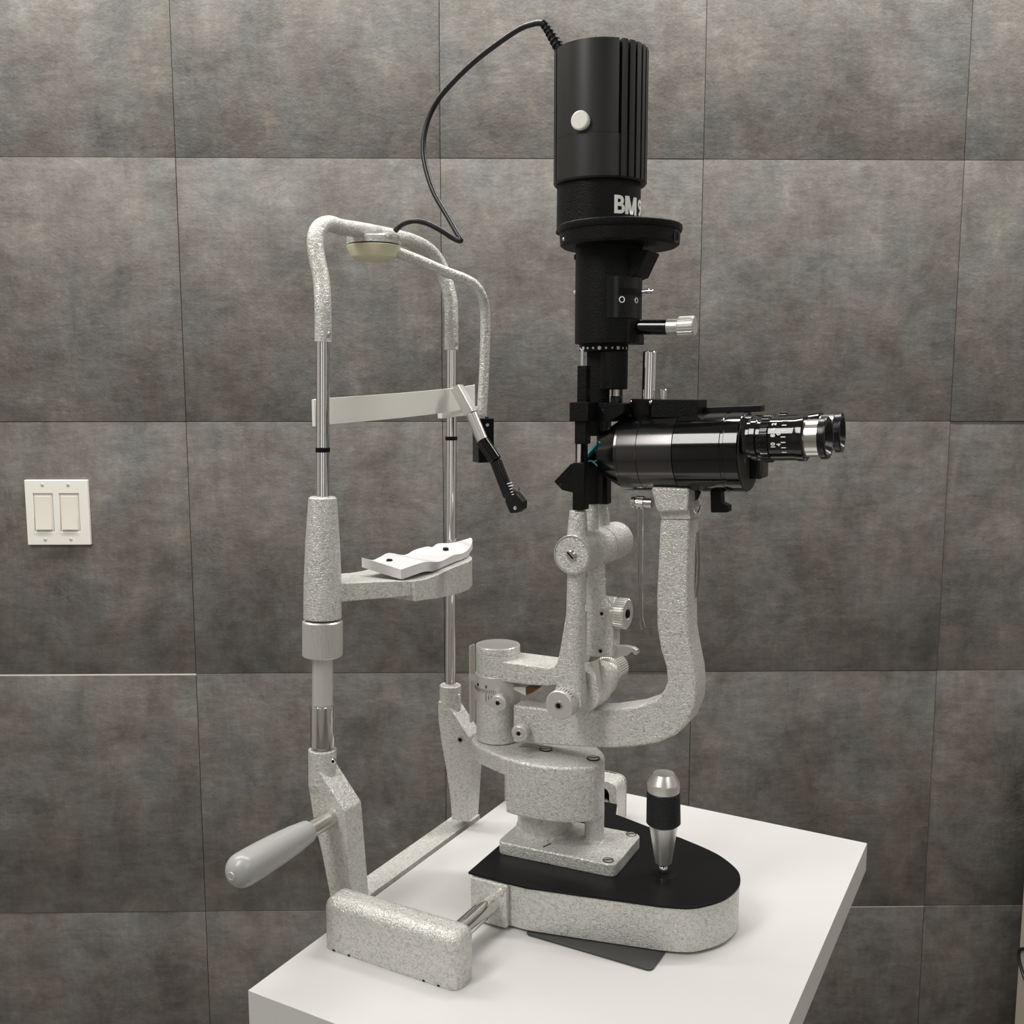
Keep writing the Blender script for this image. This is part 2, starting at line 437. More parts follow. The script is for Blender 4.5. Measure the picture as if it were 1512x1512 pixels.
# ================================================================== TABLE
tb = root('instrument_table', (0.2, 0.27, -0.75), 'white laminate table top carrying the grey slit lamp', 'table')
b = B().box((0, 0, -0.032), (0.407, 0.533, 0.0), 0.0008); part('table_top', b, TABLE, tb)
b = B().box((0.13, 0.20, -0.70), (0.23, 0.34, -0.0325), 0.006); part('lift_column', b, BEIGE, tb)
b = B().prism('z', rpoly([(0.0, 0.03), (0.38, 0.03), (0.38, 0.50), (0.0, 0.50)], 0.03), -0.75, -0.70, 0.008); part('foot', b, BEIGE, tb)

# glide plate under the cross slide
b = B().prism('z', rpoly([(0.163, 0.1860), (0.2866, 0.1860), (0.2866, 0.37), (0.163, 0.37)], 0.006), 0.0, 0.0022, 0.0006)
solo('glide_plate', b, GLIDE, (0.225, 0.27, 0), 'dark grey glide plate lying on the table under the slit lamp base', 'plate')

# ================================================================== HEADREST
UC = -0.025
hr = root('headrest', (0.0, 0.25, 0.0), 'grey hammered headrest frame with chrome columns, chin rest and white forehead band', 'headrest')
def vn(z): return 0.1330 + 0.038 * (z - 0.16)       # near column, leaning a little
def vf(z): return 0.3590 + 0.021 * (z - 0.16)       # far column
def near(z): return V(UC, vn(z), z)
def far(z): return V(UC, vf(z), z)
# rail covers
b = B().pillow(0.0135, 0.1560, 0.0805, 0.1105, 0.0003, 0.0485, 0.0105)
b.box((0.008, 0.104, 0.001), (0.040, 0.124, 0.034), 0.004, 3)
for sx in (0.026, 0.043, 0.122, 0.137): b.box((sx - 0.0013, 0.0803, 0.0002), (sx + 0.0013, 0.0815, 0.0018), mi=1)
part('rail_cover', b, [HAM, MATB], hr)
b = B()
outer = rpoly([(0.0, 0.0003), (0.0, 0.0505), (0.1470, 0.0505), (0.1470, 0.0003)], [0, 0.012, 0.012, 0])
inner = rpoly([(0.1375, 0.0003), (0.1375, 0.0425), (0.003, 0.0425), (0.003, 0.0003)], [0, 0.010, 0.010, 0])
b.prism('v', outer + inner, 0.440, 0.470, 0.0008, ang=40)
b.prism('v', outer, 0.466, 0.471, 0.0008, mi=0, ang=40)
fr_ = part('rail_cover', b, HAM, hr)
b = B().box((0.004, 0.448, 0.0003), (0.1370, 0.4655, 0.042))
b.lathe((0.128, 0.447, 0.02), (0, 1, 0), [(-0.003, 0), (-0.003, 0.007), (0.002, 0.007), (0.002, 0)], 24)
part('rack', b, MATB, fr_)
# cross bar along the table edge
b = B().box((-0.0325, 0.146, -0.022), (-0.0055, 0.392, 0.0005), 0.0015); part('base_bar', b, HAM, hr)
# brackets
b = B()
nl = [(-0.0308, 0.1519), (-0.0314, 0.1207), (-0.028, 0.0988), (-0.0188, 0.0661), (-0.0113, 0.0316), (-0.0061, 0.006)][:-1] + [(-0.006, 0.0012)]
nr = [(0.0185, 0.0012)] + [(0.0149, 0.0455), (0.01, 0.1121), (-0.0198, 0.1461)]
b.prism('v', nl + nr, 0.120, 0.146, 0.0018)
zt = 0.1615
b.cyl(near(0.128), near(zt), 0.0131)
b.lathe(near(0.128), (0, 0, -1), [(0, 0.0131), (0.006, 0.0125), (0.014, 0.009), (0.016, 0)], 36)
nb = part('column_bracket', b, HAM, hr)
b = B().socket((-0.0055, 0.1245, 0.1557), (0.35, -0.94, 0.0), 0.0026); part('set_screw', b, [CHROME, MATB], nb)
b = B()
fl = [(-0.0348, 0.1462), (-0.0346, 0.124), (-0.0312, 0.1006), (-0.0238, 0.0634), (-0.0192, 0.0329), (-0.0175, 0.0082)]
frr = [(0.0041, 0.0104), (0.0086, 0.0696), (0.0071, 0.1104), (-0.0221, 0.145)]
b.prism('v', fl + frr, 0.347, 0.372, 0.0018)
ztf = 0.1634
b.cyl(far(0.135), far(ztf), 0.0122)
b.lathe(far(0.135), (0, 0, -1), [(0, 0.0122), (0.006, 0.0115), (0.014, 0.008), (0.016, 0)], 36)
fb = part('column_bracket', b, HAM, hr)
b = B().socket((-0.0045, 0.347, 0.106), (0, -1, 0), 0.0042); part('set_screw', b, [STEEL, MATB], fb)
b = B().ball((-0.0119, 0.356, 0.1535), 0.0016); part('set_screw', b, CHROME, fb)
# near column: sleeve, tube, nut
zz = [0.1593, 0.1639, 0.2037, 0.2503, 0.2844, 0.2863, 0.3201, 0.3581, 0.3996, 0.5415]
b = B().lathe(near(zz[0] - 0.004), near(zz[2]) - near(zz[0]), [(0, 0.0068), ((zz[1] - zz[0]) + 0.004, 0.0068), ((zz[1] - zz[0]) + 0.0045, 0.0114), (zz[2] - zz[0] + 0.003, 0.0114), (zz[2] - zz[0] + 0.004, 0.0108), (zz[2] - zz[0] + 0.004, 0)], 40)
col = part('height_sleeve', b, CHROME, hr)
b = B().cyl(near(zz[2]), near(zz[3] + 0.004), 0.0096); part('height_tube', b, SATIN, hr)
hn = zz[4] - zz[3]
b = B().lathe(near(zz[3]), near(zz[4]) - near(zz[3]), [(0, 0), (0, 0.0172), (0.0012, 0.0184), (0.0014, 0.0186), (hn - 0.0014, 0.0186), (hn - 0.0012, 0.0184), (hn, 0.0172), (hn, 0)], 320, teeth=80, depth=0.0005, tband=(0.0013, hn - 0.0013))
part('height_nut', b, SATIN, hr, 'ribbed pale metal height adjusting nut')
# columns
b = B().cyl(near(zz[8] - 0.03), near(zz[9] + 0.01), 0.0062); part('column', b, CHROME, hr)
zf_ = [0.1626, 0.5398]
b = B().cyl(far(zf_[0] - 0.01), far(zf_[1] + 0.01), 0.0061); part('column', b, CHROME, hr)
for p in (near(0.4426), far(0.4433)):
    b = B().cyl(p - V(0, 0, 0.0022), p + V(0, 0, 0.0022), 0.00665, bev=0.0003); part('canthus_mark', b, MATB, hr, 'black eye level ring on chrome column')
# hoop
hp = [(-0.025, 0.1477, 0.5403), (-0.025, 0.1484, 0.5585), (-0.026, 0.1498, 0.5767), (-0.031, 0.1543, 0.5984), (-0.037, 0.1561, 0.6182), (-0.041, 0.1596, 0.6346), (-0.043, 0.1687, 0.6456), (-0.044, 0.1838, 0.6511), (-0.045, 0.2042, 0.6508), (-0.045, 0.2415, 0.6523), (-0.045, 0.2992, 0.6531), (-0.045, 0.3265, 0.652), (-0.044, 0.3482, 0.6478), (-0.042, 0.3623, 0.64), (-0.038, 0.3696, 0.6274), (-0.032, 0.3695, 0.6112), (-0.027, 0.369, 0.5927), (-0.025, 0.3669, 0.5706), (-0.025, 0.3664, 0.5399)]
b = B().tube(spline(hp, 6), 0.0076, 20); hoop = part('hoop', b, HAM, hr)
for q in ((-0.0165, 0.1461, 0.5473), (-0.0165, 0.3648, 0.5477)):
    b = B().lathe(V(q) - V(0.003, -0.0015, 0), (0.87, -0.48, 0), [(0, 0.0022), (0.003, 0.0022), (0.0045, 0.0016), (0.005, 0)], 14); part('screw', b, CHROME, hoop)
# fixation lamp on the hoop
fc = V((-0.045, 0.2544, 0.6402))
b = B().lathe(fc, (0, 0, 1), [(0.0003, 0), (0.0003, 0.0268), (0.0065, 0.0268), (0.0075, 0.0258), (0.0075, 0)], 48)
b.box((fc.x + 0.004, fc.y - 0.012, fc.z + 0.004), (fc.x + 0.026, fc.y + 0.0135, fc.z + 0.0092), 0.0015)
lam = part('fixation_mount', b, HAM, hr)
b = B().lathe(fc - V(0, 0, 0.0125), (0, 0, 1), [(-0.0018, 0), (-0.0018, 0.0185), (0, 0.0215), (0.0008, 0.0227), (0.0100, 0.0272), (0.0110, 0.0272), (0.0116, 0.0262), (0.0116, 0)], 48)
part('fixation_cup', b, CREAM, hr, 'cream plastic cup under the hoop')
op = [(-0.028, 0.2652, 0.6351), (-0.022, 0.2683, 0.6324), (-0.012, 0.2871, 0.6265), (0.006, 0.3097, 0.6164), (0.018, 0.3232, 0.6106), (0.026, 0.3316, 0.6044), (0.03, 0.3392, 0.5938), (0.03, 0.3454, 0.5803), (0.03, 0.346, 0.5573), (0.03, 0.3436, 0.5184), (0.03, 0.3391, 0.4794), (0.03, 0.3383, 0.4638)]
b = B().tube(spline(op, 5), 0.0053, 16); part('occluder_arm', b, HAM, hr)
bc = V((0.03, 0.3402, 0.4437))
nrm = V(0.774, -0.633, 0).normalized(); tng = V(0.633, 0.774, 0).normalized()
b = B().obox(bc + nrm * 0.001, tng, nrm, V(0, 0, 1), 0.0088, 0.0095, 0.0232, 0.0008)
b.lathe(bc + V(0, 0, 0.023), (0, 0, 1), [(0, 0.0062), (0.0018, 0.0062), (0.0018, 0)], 20)
blk = part('occluder_clamp', b, BLACK, hr, 'black clamp block at the end of the arm')
b = B().lathe(bc + nrm * 0.0105 + tng * 0.001 + V(0, 0, 0.0165), nrm, [(-0.001, 0.0018), (0.0006, 0.0018), (0.001, 0.001), (0.001, 0)], 14); part('screw', b, CHROME, blk)
q0, q1, q2, q3, q4 = [(0.0117, 0.318, 0.4996), (0.0293, 0.318, 0.4721), (0.043, 0.318, 0.4436), (0.0583, 0.318, 0.4245), (0.0742, 0.318, 0.3881)]
b = B().obox((V(q0) + V(q1)) / 2, (V(q1) - V(q0)).normalized(), V(0, 1, 0), (V(q1) - V(q0)).normalized().cross(V(0, 1, 0)), (V(q1) - V(q0)).length / 2, 0.0055, 0.0055, 0.0008)
b.cyl(V(q1), V(q2), 0.0060); part('occluder_rod', b, ALU, hr, 'silver rod of the swinging fixation pointer')
b = B().cyl(V(q2) - (V(q3) - V(q2)).normalized() * 0.0015, V(q3), 0.0068); part('pointer_collar', b, GLOSSB, hr)
b = B().cyl(V(q3) - V(0, 0, 0.0005), V(q4), 0.0062)
flag = [(0.0725, 0.3927), (0.0804, 0.3966), (0.0883, 0.3894), (0.093, 0.3841), (0.0926, 0.3771), (0.0867, 0.3726), (0.078, 0.3714), (0.0725, 0.3823)]
b.prism('v', rpoly(flag, 0.002), 0.3125, 0.3225, 0.0006); pf = part('pointer_tip', b, BLACK, hr, 'black swinging pointer tip')
b = B().lathe((0.0844, 0.3125, 0.3774), (0, -1, 0), [(-0.001, 0.0020), (0.0006, 0.0020), (0.0009, 0.0012), (0.0009, 0)], 14); part('screw', b, CHROME, pf)
b = B()
for x, y in ((751, 714), (753.5, 717.5), (755.5, 721.5), (757.5, 725.5), (759.5, 729), (755, 713), (757, 717)):
    q = V(*(0.0764, 0.3112, 0.4021)) + V((x - 750) * 0.00066, 0, -(y - 714) * 0.00072)
    b.obox(q + V(-0.0005, 0.0005, 0), V(0.9, 0, 0.4), V(0, 1, 0), V(-0.4, 0, 0.9), 0.0010, 0.0014, 0.0004)
part('scale_mark', b, WHITE, pf)
b = B().lathe(V((0.0862, 0.312, 0.3976)), (0, -1, 0.3), [(-0.003, 0), (-0.003, 0.0028), (0.001, 0.0028), (0.001, 0)], 20, teeth=10, depth=0.0006); part('scale_knob', b, CHROME, pf)
# forehead band
bp = [(-0.0350, 0.1455), (-0.0338, 0.150), (-0.0315, 0.158), (-0.026, 0.176), (-0.016, 0.203), (-0.008, 0.235), (-0.003, 0.268), (-0.001, 0.300), (-0.003, 0.330), (-0.008, 0.358), (-0.013, 0.380), (-0.017, 0.400), (-0.023, 0.411)]
sm = spline([(p[0], p[1], 0) for p in bp], 4)
sec = []
for i, p in enumerate(sm):
    d = (sm[min(i + 1, len(sm) - 1)] - sm[max(i - 1, 0)]).normalized(); n = V(d.y, -d.x, 0)
    s = (p.y - 0.1455) / (0.411 - 0.1455)
    zc = 0.4765 + 0.0135 * s + 0.0003 * math.sin(PI * s); hh = 0.0122 + 0.0002 * s
    sec.append([p + n * w * 0.0010 + V(0, 0, zc + h * hh) for w, h in ((-1, -1), (1, -1), (1, 1), (-1, 1))])
b = B().skin(sec, bev=0.0004); fbnd = part('forehead_band', b, PLASTW, hr, 'white plastic forehead band')
z_ = near(0.476)
b = B().box((z_.x - 0.0122, z_.y - 0.001, 0.4635), (z_.x - 0.0085, z_.y + 0.010, 0.4885), 0.0008); part('band_clip', b, PLASTW, fbnd)
rc = [(0.327, 0.4749), (0.3275, 0.4663), (0.3812, 0.4685), (0.405, 0.4748), (0.405, 0.4779)]
b = B().prism('u', rc, -0.0185, -0.0125, 0.0005); part('band_clip', b, PLASTW, fbnd)
# chin rest
b = B()
hs = zz[8] - zz[5]
b.lathe(near(zz[5]), near(zz[8]) - near(zz[5]), [(0, 0), (0, 0.0172), (0.0006, 0.0176), (zz[6] - zz[5], 0.0173), (zz[7] - zz[5], 0.0157), (hs - 0.0015, 0.0130), (hs, 0.0115), (hs, 0)], 44)
st = [  # v, front u, back u, top z front, bottom z front
    (0.136, -0.012, -0.040, 0.3195, 0.3020), (0.150, -0.0065, -0.043, 0.3188, 0.3015), (0.168, 0.004, -0.048, 0.3175, 0.3010), (0.190, 0.014, -0.052, 0.3157, 0.2995),
    (0.208, 0.0205, -0.054, 0.3135, 0.2985), (0.216, 0.0220, -0.054, 0.3125, 0.2980), (0.2164, 0.0252, -0.054, 0.3125, 0.2922), (0.235, 0.0262, -0.053, 0.3115, 0.2905),
    (0.255, 0.0262, -0.051, 0.3120, 0.2880), (0.280, 0.0250, -0.048, 0.3140, 0.2860), (0.305, 0.0240, -0.046, 0.3150, 0.2845), (0.325, 0.0210, -0.044, 0.3145, 0.2840),
    (0.342, 0.0150, -0.041, 0.3140, 0.2850), (0.353, 0.0080, -0.037, 0.3145, 0.2870), (0.360, -0.0010, -0.032, 0.3160, 0.2900), (0.363, -0.010, -0.026, 0.3165, 0.293)]
sec = [[(fu, v, zb_), (fu, v, zt_), (bu, v, zt_ + 0.001), (bu, v, zb_ + 0.002)] for v, fu, bu, zt_, zb_ in st]
b.skin(sec, bev=0.0014)
part('chin_rest', b, HAM, hr, 'grey hammered chin rest shelf')
pinz = []
for q in ((-0.012, 0.2268, 0.3292), (-0.006, 0.3216, 0.3278)):
    pinz.append(V(q))
# handle
ha = V(-0.006, 0.120, 0.1025)
b = B().cyl(ha + V(0, 0.004, 0), ha - V(0, 0.034, 0), 0.0079); hs_ = part('handle_shaft', b, STEEL, hr)
pr = [(0, 0), (0, 0.0092), (0.0015, 0.0102), (0.020, 0.0124), (0.045, 0.0140), (0.068, 0.0147), (0.083, 0.0146)]
for k in range(1, 9):
    a = PI / 2 * k / 8; pr.append((0.083 + 0.0135 * math.sin(a), 0.0146 * math.cos(a)) if k < 8 else (0.0965, 0.0))
b = B().lathe(ha - V(0, 0.032, 0), (0, -1, 0), pr, 40); gp = part('handle_grip', b, HANDLE, hr, 'grey plastic handle grip')
b = B().lathe(ha - V(0, 0.1270, 0), (0, -1, 0), [(-0.001, 0.0038), (0.0012, 0.0038), (0.0016, 0.0033), (0.0016, 0.0026), (0.0008, 0.0022), (0.0008, 0)], 20); part('end_plug', b, SATIN, gp)

# ------------------------------------------------------------------ paper pad on the chin rest
top_b = [(-0.03, 0.2054, 0.333), (-0.03, 0.2219, 0.3277), (-0.031, 0.2358, 0.3283), (-0.032, 0.2536, 0.3302), (-0.032, 0.2814, 0.3239), (-0.032, 0.3004, 0.3266), (-0.031, 0.3238, 0.3271), (-0.027, 0.3271, 0.3262), (-0.024, 0.3347, 0.3295), (-0.018, 0.3488, 0.3284), (-0.0155, 0.3676, 0.3286), (-0.013, 0.3855, 0.3299)]
top_f = [(0.016, 0.2066, 0.3246), (0.0165, 0.2162, 0.3251), (0.017, 0.2272, 0.3258), (0.017, 0.2451, 0.3261), (0.017, 0.2574, 0.3245), (0.017, 0.2674, 0.3226), (0.017, 0.2801, 0.3224), (0.015, 0.3044, 0.3243), (0.011, 0.3286, 0.3223), (0.004, 0.3528, 0.3227), (-0.004, 0.3727, 0.3254), (-0.011, 0.3859, 0.3277)]
th = 0.0098
def shelf(v):
    for a, c in zip(st, st[1:]):
        if a[0] <= v <= c[0]: return a[3] + (c[3] - a[3]) * (v - a[0]) / (c[0] - a[0])
    return st[-1][3] if v > 0.3 else st[0][3]
b = B(); sec = []
TB = spline(top_b, 3); TF = spline(top_f, 3)
for i in range(len(TB)):
    a, c = TF[i], TB[i]; s = i / (len(TB) - 1)
    row = []
    for k in range(6):
        w = k / 5
        p = a.lerp(c, w); p.z += 0.0012 * math.sin(w * PI) * math.sin(s * 9)
        row.append(p)
    low = [V(p.x, p.y, max(p.z - th, shelf(p.y) + 0.0015)) for p in row]
    sec.append(row + low[::-1])
b.skin(sec)
pp = solo('paper_pad', b, PAPER, (0.0, 0.28, 0.3125), 'wavy white stack of tissue papers lying on the chin rest', 'paper', sharp=40)
for q in pinz:
    b = B().lathe(q - V(0, 0, 0.002), (0.1, 0, 1), [(0, 0.0032), (0.0016, 0.0032), (0.0022, 0.0026), (0.0022, 0)], 18)
    part('pin_hole', b, MATB, pp, 'dark pin showing through the paper')

# ================================================================== SLIT LAMP
VM = 0.277
PV = V(0.081, 0.282, 0.0)
sl = root('slit_lamp', (0.2, 0.277, 0.004), 'grey and black slit lamp microscope with tall black lamp standing on the white table', 'slit lamp')
# --- base
cov = [(0.1003, 0.2481), (0.102, 0.1867), (0.1629, 0.1877), (0.2147, 0.1993), (0.2834, 0.2153), (0.3058, 0.2243), (0.3197, 0.2385), (0.33, 0.257), (0.3339, 0.2799), (0.3309, 0.2978), (0.3228, 0.3137), (0.3034, 0.3313), (0.2834, 0.3417), (0.253, 0.3524), (0.217, 0.3605), (0.1742, 0.373)]
cov = cov + [(0.165, 0.398), (0.108, 0.394)]
smo = [cov[1], cov[2], cov[3]] + [tuple(p.to_2d()) for p in spline([(p[0], p[1], 0) for p in cov[4:14]], 5)] + cov[14:]
smo = smo[:3] + smo[3:] + [cov[0]]
cx = sum(p[0] for p in smo) / len(smo); cy = sum(p[1] for p in smo) / len(smo)
ins = [(cx + (p[0] - cx) * 0.982, cy + (p[1] - cy) * 0.982) for p in smo]
b = B().prism('z', ins, 0.0030, 0.0440, 0.0006, ang=40); part('base_housing', b, HAM, sl)
b = B().prism('z', smo, 0.0438, 0.0462, 0.0007, ang=40)
basec = part('base_cover', b, COVB, sl, 'satin black sheet metal cover')
b = B().prism('v', rpoly([(0.1066, 0.0431), (0.1455, 0.0434), (0.1455, 0.003), (0.1075, 0.0021)], 0.0015), 0.1830, 0.1880, 0.0007); sp = part('axle_plate', b, HAM, sl)
b = B().lathe((0.1396, 0.183, 0.038), (0, -1, 0), [(-0.002, 0.0032), (0.0012, 0.0032), (0.0018, 0.0026), (0.0018, 0)], 20); part('screw', b, SATIN, sp)
b = B().cyl((0.1294, 0.1107, 0.0240), (0.1294, 0.4398, 0.0240), 0.0088, bev=0.0003); part('axle', b, CHROME, sl)
# --- joystick
jb = V(0.264, 0.274, 0.0462)
jz = [0.0488, 0.0555, 0.0942, 0.1262, 0.1313, 0.1392]
def jp(z): return V(jb.x - 0.020 * (z - 0.05), jb.y, z)
b = B().lathe(jp(0.0455), (0, 0, 1), [(0, 0.014), (0.0012, 0.012), (0.0016, 0)], 32); js = part('joystick_boot', b, MATB, sl)
b = B().ball(jp(0.0500), 0.0046); b.cyl(jp(0.0520), jp(jz[1] + 0.001), 0.0032); part('joystick_ball', b, CHROME, sl)
b = B().cyl(jp(jz[1]), jp(jz[2]), 0.0078, 0.0134); jc = part('joystick_shaft', b, ALU, sl, 'tapered aluminium joystick shaft')
b = B().ball(jp(jz[1] + 0.006) + V(0.0052, -0.0050, 0), 0.0014); part('set_screw', b, CHROME, jc)
hg = jz[3] - jz[2]; prof = [(0, 0), (0, 0.0145), (0.0010, 0.0156)]
nst = 17
for k in range(nst):
    t0 = 0.0012 + (hg - 0.0024) * k / nst; dt = (hg - 0.0024) / nst
    rr = 0.0160 - 0.0005 * k / nst
    prof += [(t0, rr), (t0 + dt * 0.6, rr), (t0 + dt * 0.62, rr - 0.0006), (t0 + dt * 0.98, rr - 0.0006)]
prof += [(hg - 0.001, 0.0153), (hg, 0.0145), (hg, 0)]
b = B().lathe(jp(jz[2]), jp(jz[3]) - jp(jz[2]), prof, 160, teeth=40, depth=0.0003, tband=(0.001, hg - 0.0011)); part('joystick_grip', b, GRIPB, sl, 'black knurled joystick grip')
hc = jz[5] - jz[3] + 0.004
b = B().lathe(jp(jz[3]), (0, 0, 1), [(0, 0), (0, 0.0150), (hc * 0.42, 0.0152), (hc * 0.52, 0.0148), (hc * 0.92, 0.0108), (hc, 0.0098), (hc, 0)], 40); part('joystick_cap', b, ALU, sl, 'silver joystick cap')
# --- pedestal
NL, NR, FR = V(0.1069, 0.2324, 0), V(0.2283, 0.2416, 0), V(0.2258, 0.3163, 0); FL = NL + FR - NR
pl = rpoly([NL, NR, FR, FL], 0.009)
b = B().prism('z', pl, 0.0455, 0.0585, 0.0018, 3); ft = part('pedestal_foot', b, HAM, sl)
for q in ((0.2186, 0.2482, 0.0588), (0.2167, 0.3102, 0.0588)):
    b = B().lathe(V(q) - V(0, 0, 0.002), (0, 0, 1), [(0, 0.0044), (0.0022, 0.0044), (0.0024, 0.0040), (0.0024, 0)], 24); b.lathe(V(q) - V(0, 0, 0.0008), (0, 0, 1), [(0, 0.0051), (0.0010, 0.0051), (0.0010, 0)], 24, mi=1); sc_ = part('screw', b, [ALU, MATB], ft)
    b = B().obox(V(q) + V(0, 0, 0.0003), V(0.75, 0.66, 0), V(-0.66, 0.75, 0), V(0, 0, 1), 0.0042, 0.0005, 0.0003); part('screw_slot', b, MATB, ft)
b = B().obox(V((0.1544, 0.2485, 0.0587)), V(0.3, 0.95, 0).normalized(), V(0.95, -0.3, 0).normalized(), V(0, 0, 1), 0.0055, 0.0004, 0.0003); part('index_mark', b, MATB, ft)
b = B().lathe((0.135, 0.281, 0.058), (0, 0, 1), [(0, 0.0292), (0.0045, 0.0284), (0.0052, 0.0270), (0.034, 0.0270), (0.034, 0)], 48)
b.lathe((0.1885, 0.2835, 0.058), (0, 0, 1), [(0, 0.0125), (0.0018, 0.0108), (0.004, 0.0096), (0.034, 0.0096), (0.034, 0)], 32)
part('pedestal_column', b, HAM, sl)
arm_n = [tuple(p) for p in [(0.0616, 0.2623), (0.0712, 0.2543), (0.0824, 0.2486), (0.1024, 0.2406), (0.1211, 0.2355), (0.1493, 0.235), (0.1731, 0.2403), (0.1975, 0.2575), (0.2007, 0.271), (0.1979, 0.2856)]]
pl = [(p[0], p[1]) for p in arm_n]
pl = pl + [(0.1900, 0.2985), (0.1790, 0.3090), (0.1620, 0.3165), (0.1400, 0.3215), (0.120, 0.3225), (0.095, 0.321), (0.075, 0.314), (0.061, 0.302), (0.055, 0.287), (0.056, 0.272)]
sp_ = [tuple(p.to_2d()) for p in spline([(p[0], p[1], 0) for p in pl], 4, True)]
b = B().prism('z', sp_, 0.1262, 0.1430, 0.0028, 3, ang=40, zsel=(0.14, 1))
lowp = [p for p in sp_ if p[0] > 0.112]
b.prism('z', lowp, 0.0880, 0.1262, 0.0024, 3, ang=40, zsel=(0, 0.09))
ar = part('swivel_block', b, HAM, sl)
for q in ((0.1898, 0.2764, 0.1436), (0.1385, 0.2764, 0.1436)):
    b = B().lathe(V(q) - V(0, 0, 0.002), (0, 0, 1), [(0, 0.0056), (0.0022, 0.0056), (0.0025, 0.0050), (0.0025, 0)], 24); b.lathe(V(q) - V(0, 0, 0.0008), (0, 0, 1), [(0, 0.0064), (0.0011, 0.0064), (0.0011, 0)], 24, mi=1); part('screw', b, [ALU, MATB], ar)
    b = B().obox(V(q) + V(0, 0, 0.0004), V(0.8, 0.6, 0), V(-0.6, 0.8, 0), V(0, 0, 1), 0.0050, 0.0006, 0.0003); part('screw_slot', b, MATB, ar)
# --- pivot
pz = [0.1395, 0.1853, 0.2129, 0.2341, 0.2404]
pc = lambda z: V(PV.x, PV.y, z)
b = B().lathe(pc(0.1436), (0, 0, 1), [(0, 0), (0, 0.0215), (0.001, 0.0222), (pz[1] - 0.1436, 0.0222), (pz[1] - 0.1436, 0)], 48); part('pivot_hub', b, HAM, sl)
b = B().lathe(pc(pz[1]), (0, 0, 1), [(0, 0), (0, 0.0228), (0.0004, 0.0232), (pz[2] - pz[1] - 0.0004, 0.0232), (pz[2] - pz[1], 0.0228), (pz[2] - pz[1], 0)], 64); rg = part('angle_scale', b, SATIN, sl, 'engraved pale metal angle scale ring')
fe = to_eye(pc(0.2))
b = B()
for k in range(-5, 12):
    a = R(-31) + R(5.2) * (k - 5 + 0)
    a = R(-31 + 5.0 * (k - 6))
    ln = 0.0052 if k % 6 == 0 else (0.0042 if k % 2 == 0 else 0.0032)
    p, n = around(pc(0), (0, 0, 1), fe, a, 0.0232, pz[2] - 0.0125)
    t_ = V(0, 0, 1).cross(n)
    b.obox(p + V(0, 0, -ln / 2), t_, n, V(0, 0, 1), 0.00022, 0.0002, ln / 2)
for k in range(0, 4):
    a = R(-31 + 7.0 * k)
    ln = 0.007 if k == 0 else 0.0045
    p, n = around(pc(0), (0, 0, 1), fe, a, 0.0232, pz[2] - 0.018)
    b.obox(p + V(0, 0, -ln / 2), V(0, 0, 1).cross(n), n, V(0, 0, 1), 0.00022, 0.0002, ln / 2)
text_on_cyl(b, '0', 0.0046, pc(0), (0, 0, 1), 0.0232, fe, R(-31), pz[2] - 0.0112, 0.00012, center=True)
text_on_cyl(b, '30', 0.0040, pc(0), (0, 0, 1), 0.0232, fe, R(-61), pz[2] - 0.0112, 0.00012, center=True)
part('scale_mark', b, MATB, rg)
b = B().lathe(pc(pz[2]), (0, 0, 1), [(0, 0), (0, 0.0224), (pz[3] - pz[2], 0.0224), (pz[3] - pz[2] + 0.0003, 0.0219), (pz[3] - pz[2] + 0.001, 0.0219), (pz[3] - pz[2] + 0.0012, 0.0224), (pz[4] - pz[2], 0.0224), (pz[4] - pz[2] + 0.001, 0.0219), (pz[4] - pz[2] + 0.0008, 0.0212), (pz[4] - pz[2] + 0.0008, 0)], 56)
part('illumination_hub', b, HAM, sl)
b = B().cyl(pc(pz[4]), pc(pz[4] + 0.0012), 0.0214, bev=0.0003, seg=48); part('hub_cap', b, ALU, sl, 'flat aluminium cap on the pivot')
for q, d in (((0.0976, 0.252, 0.1913), V(0.12, -1, 0)), ((0.1222, 0.25, 0.165), V(0.1, -1, 0))):
    q = V(q); d = d.normalized()
    b = B().lathe(q, -d, [(0, 0), (0, 0.0062), (0.0006, 0.0066), (0.0012, 0.0082), (0.0085, 0.0082), (0.0090, 0.0076), (0.0095, 0.0055), (0.020, 0.0055), (0.020, 0)], 36)
    kn = part('clamp_knob', b, SATIN, sl)
    b = B().socket(q, d, 0.0034); part('screw', b, [CHROME, MATB], kn)
b = B().box((0.0481, 0.2795, 0.1551), (0.0481 + 0.0022, 0.2885, 0.2365), 0.0003)
b.box((0.0481, 0.279, 0.20), (0.062, 0.2815, 0.206)); part('scale_plate', b, ALU, sl)
# --- microscope arm
b = B()
mo = [(0.1083, 0.1878), (0.1435, 0.1895), (0.1769, 0.1921), (0.2118, 0.199), (0.2388, 0.2069), (0.2572, 0.2161), (0.2648, 0.2256), (0.2679, 0.2355), (0.2663, 0.2479), (0.2608, 0.2642), (0.2569, 0.2845), (0.256, 0.3125), (0.2572, 0.3498), (0.2582, 0.383), (0.2855, 0.3847), (0.2853, 0.3521), (0.2852, 0.3155), (0.2865, 0.2848), (0.2901, 0.2667), (0.2943, 0.2487), (0.2959, 0.2333), (0.295, 0.2176), (0.2885, 0.2002), (0.2766, 0.1855), (0.258, 0.1745), (0.2361, 0.1671), (0.2123, 0.1615), (0.1664, 0.1557), (0.1083, 0.1489)]
b.prism('v', mo, 0.263, 0.291, 0.0026, 3, ang=40); part('microscope_arm', b, HAM, sl)
b = B(); b.prism('v', rpoly([(0.251, 0.4118), (0.287, 0.4123), (0.2862, 0.3921), (0.2578, 0.3892)], 0.0035), 0.256, 0.298, 0.0022, 3)
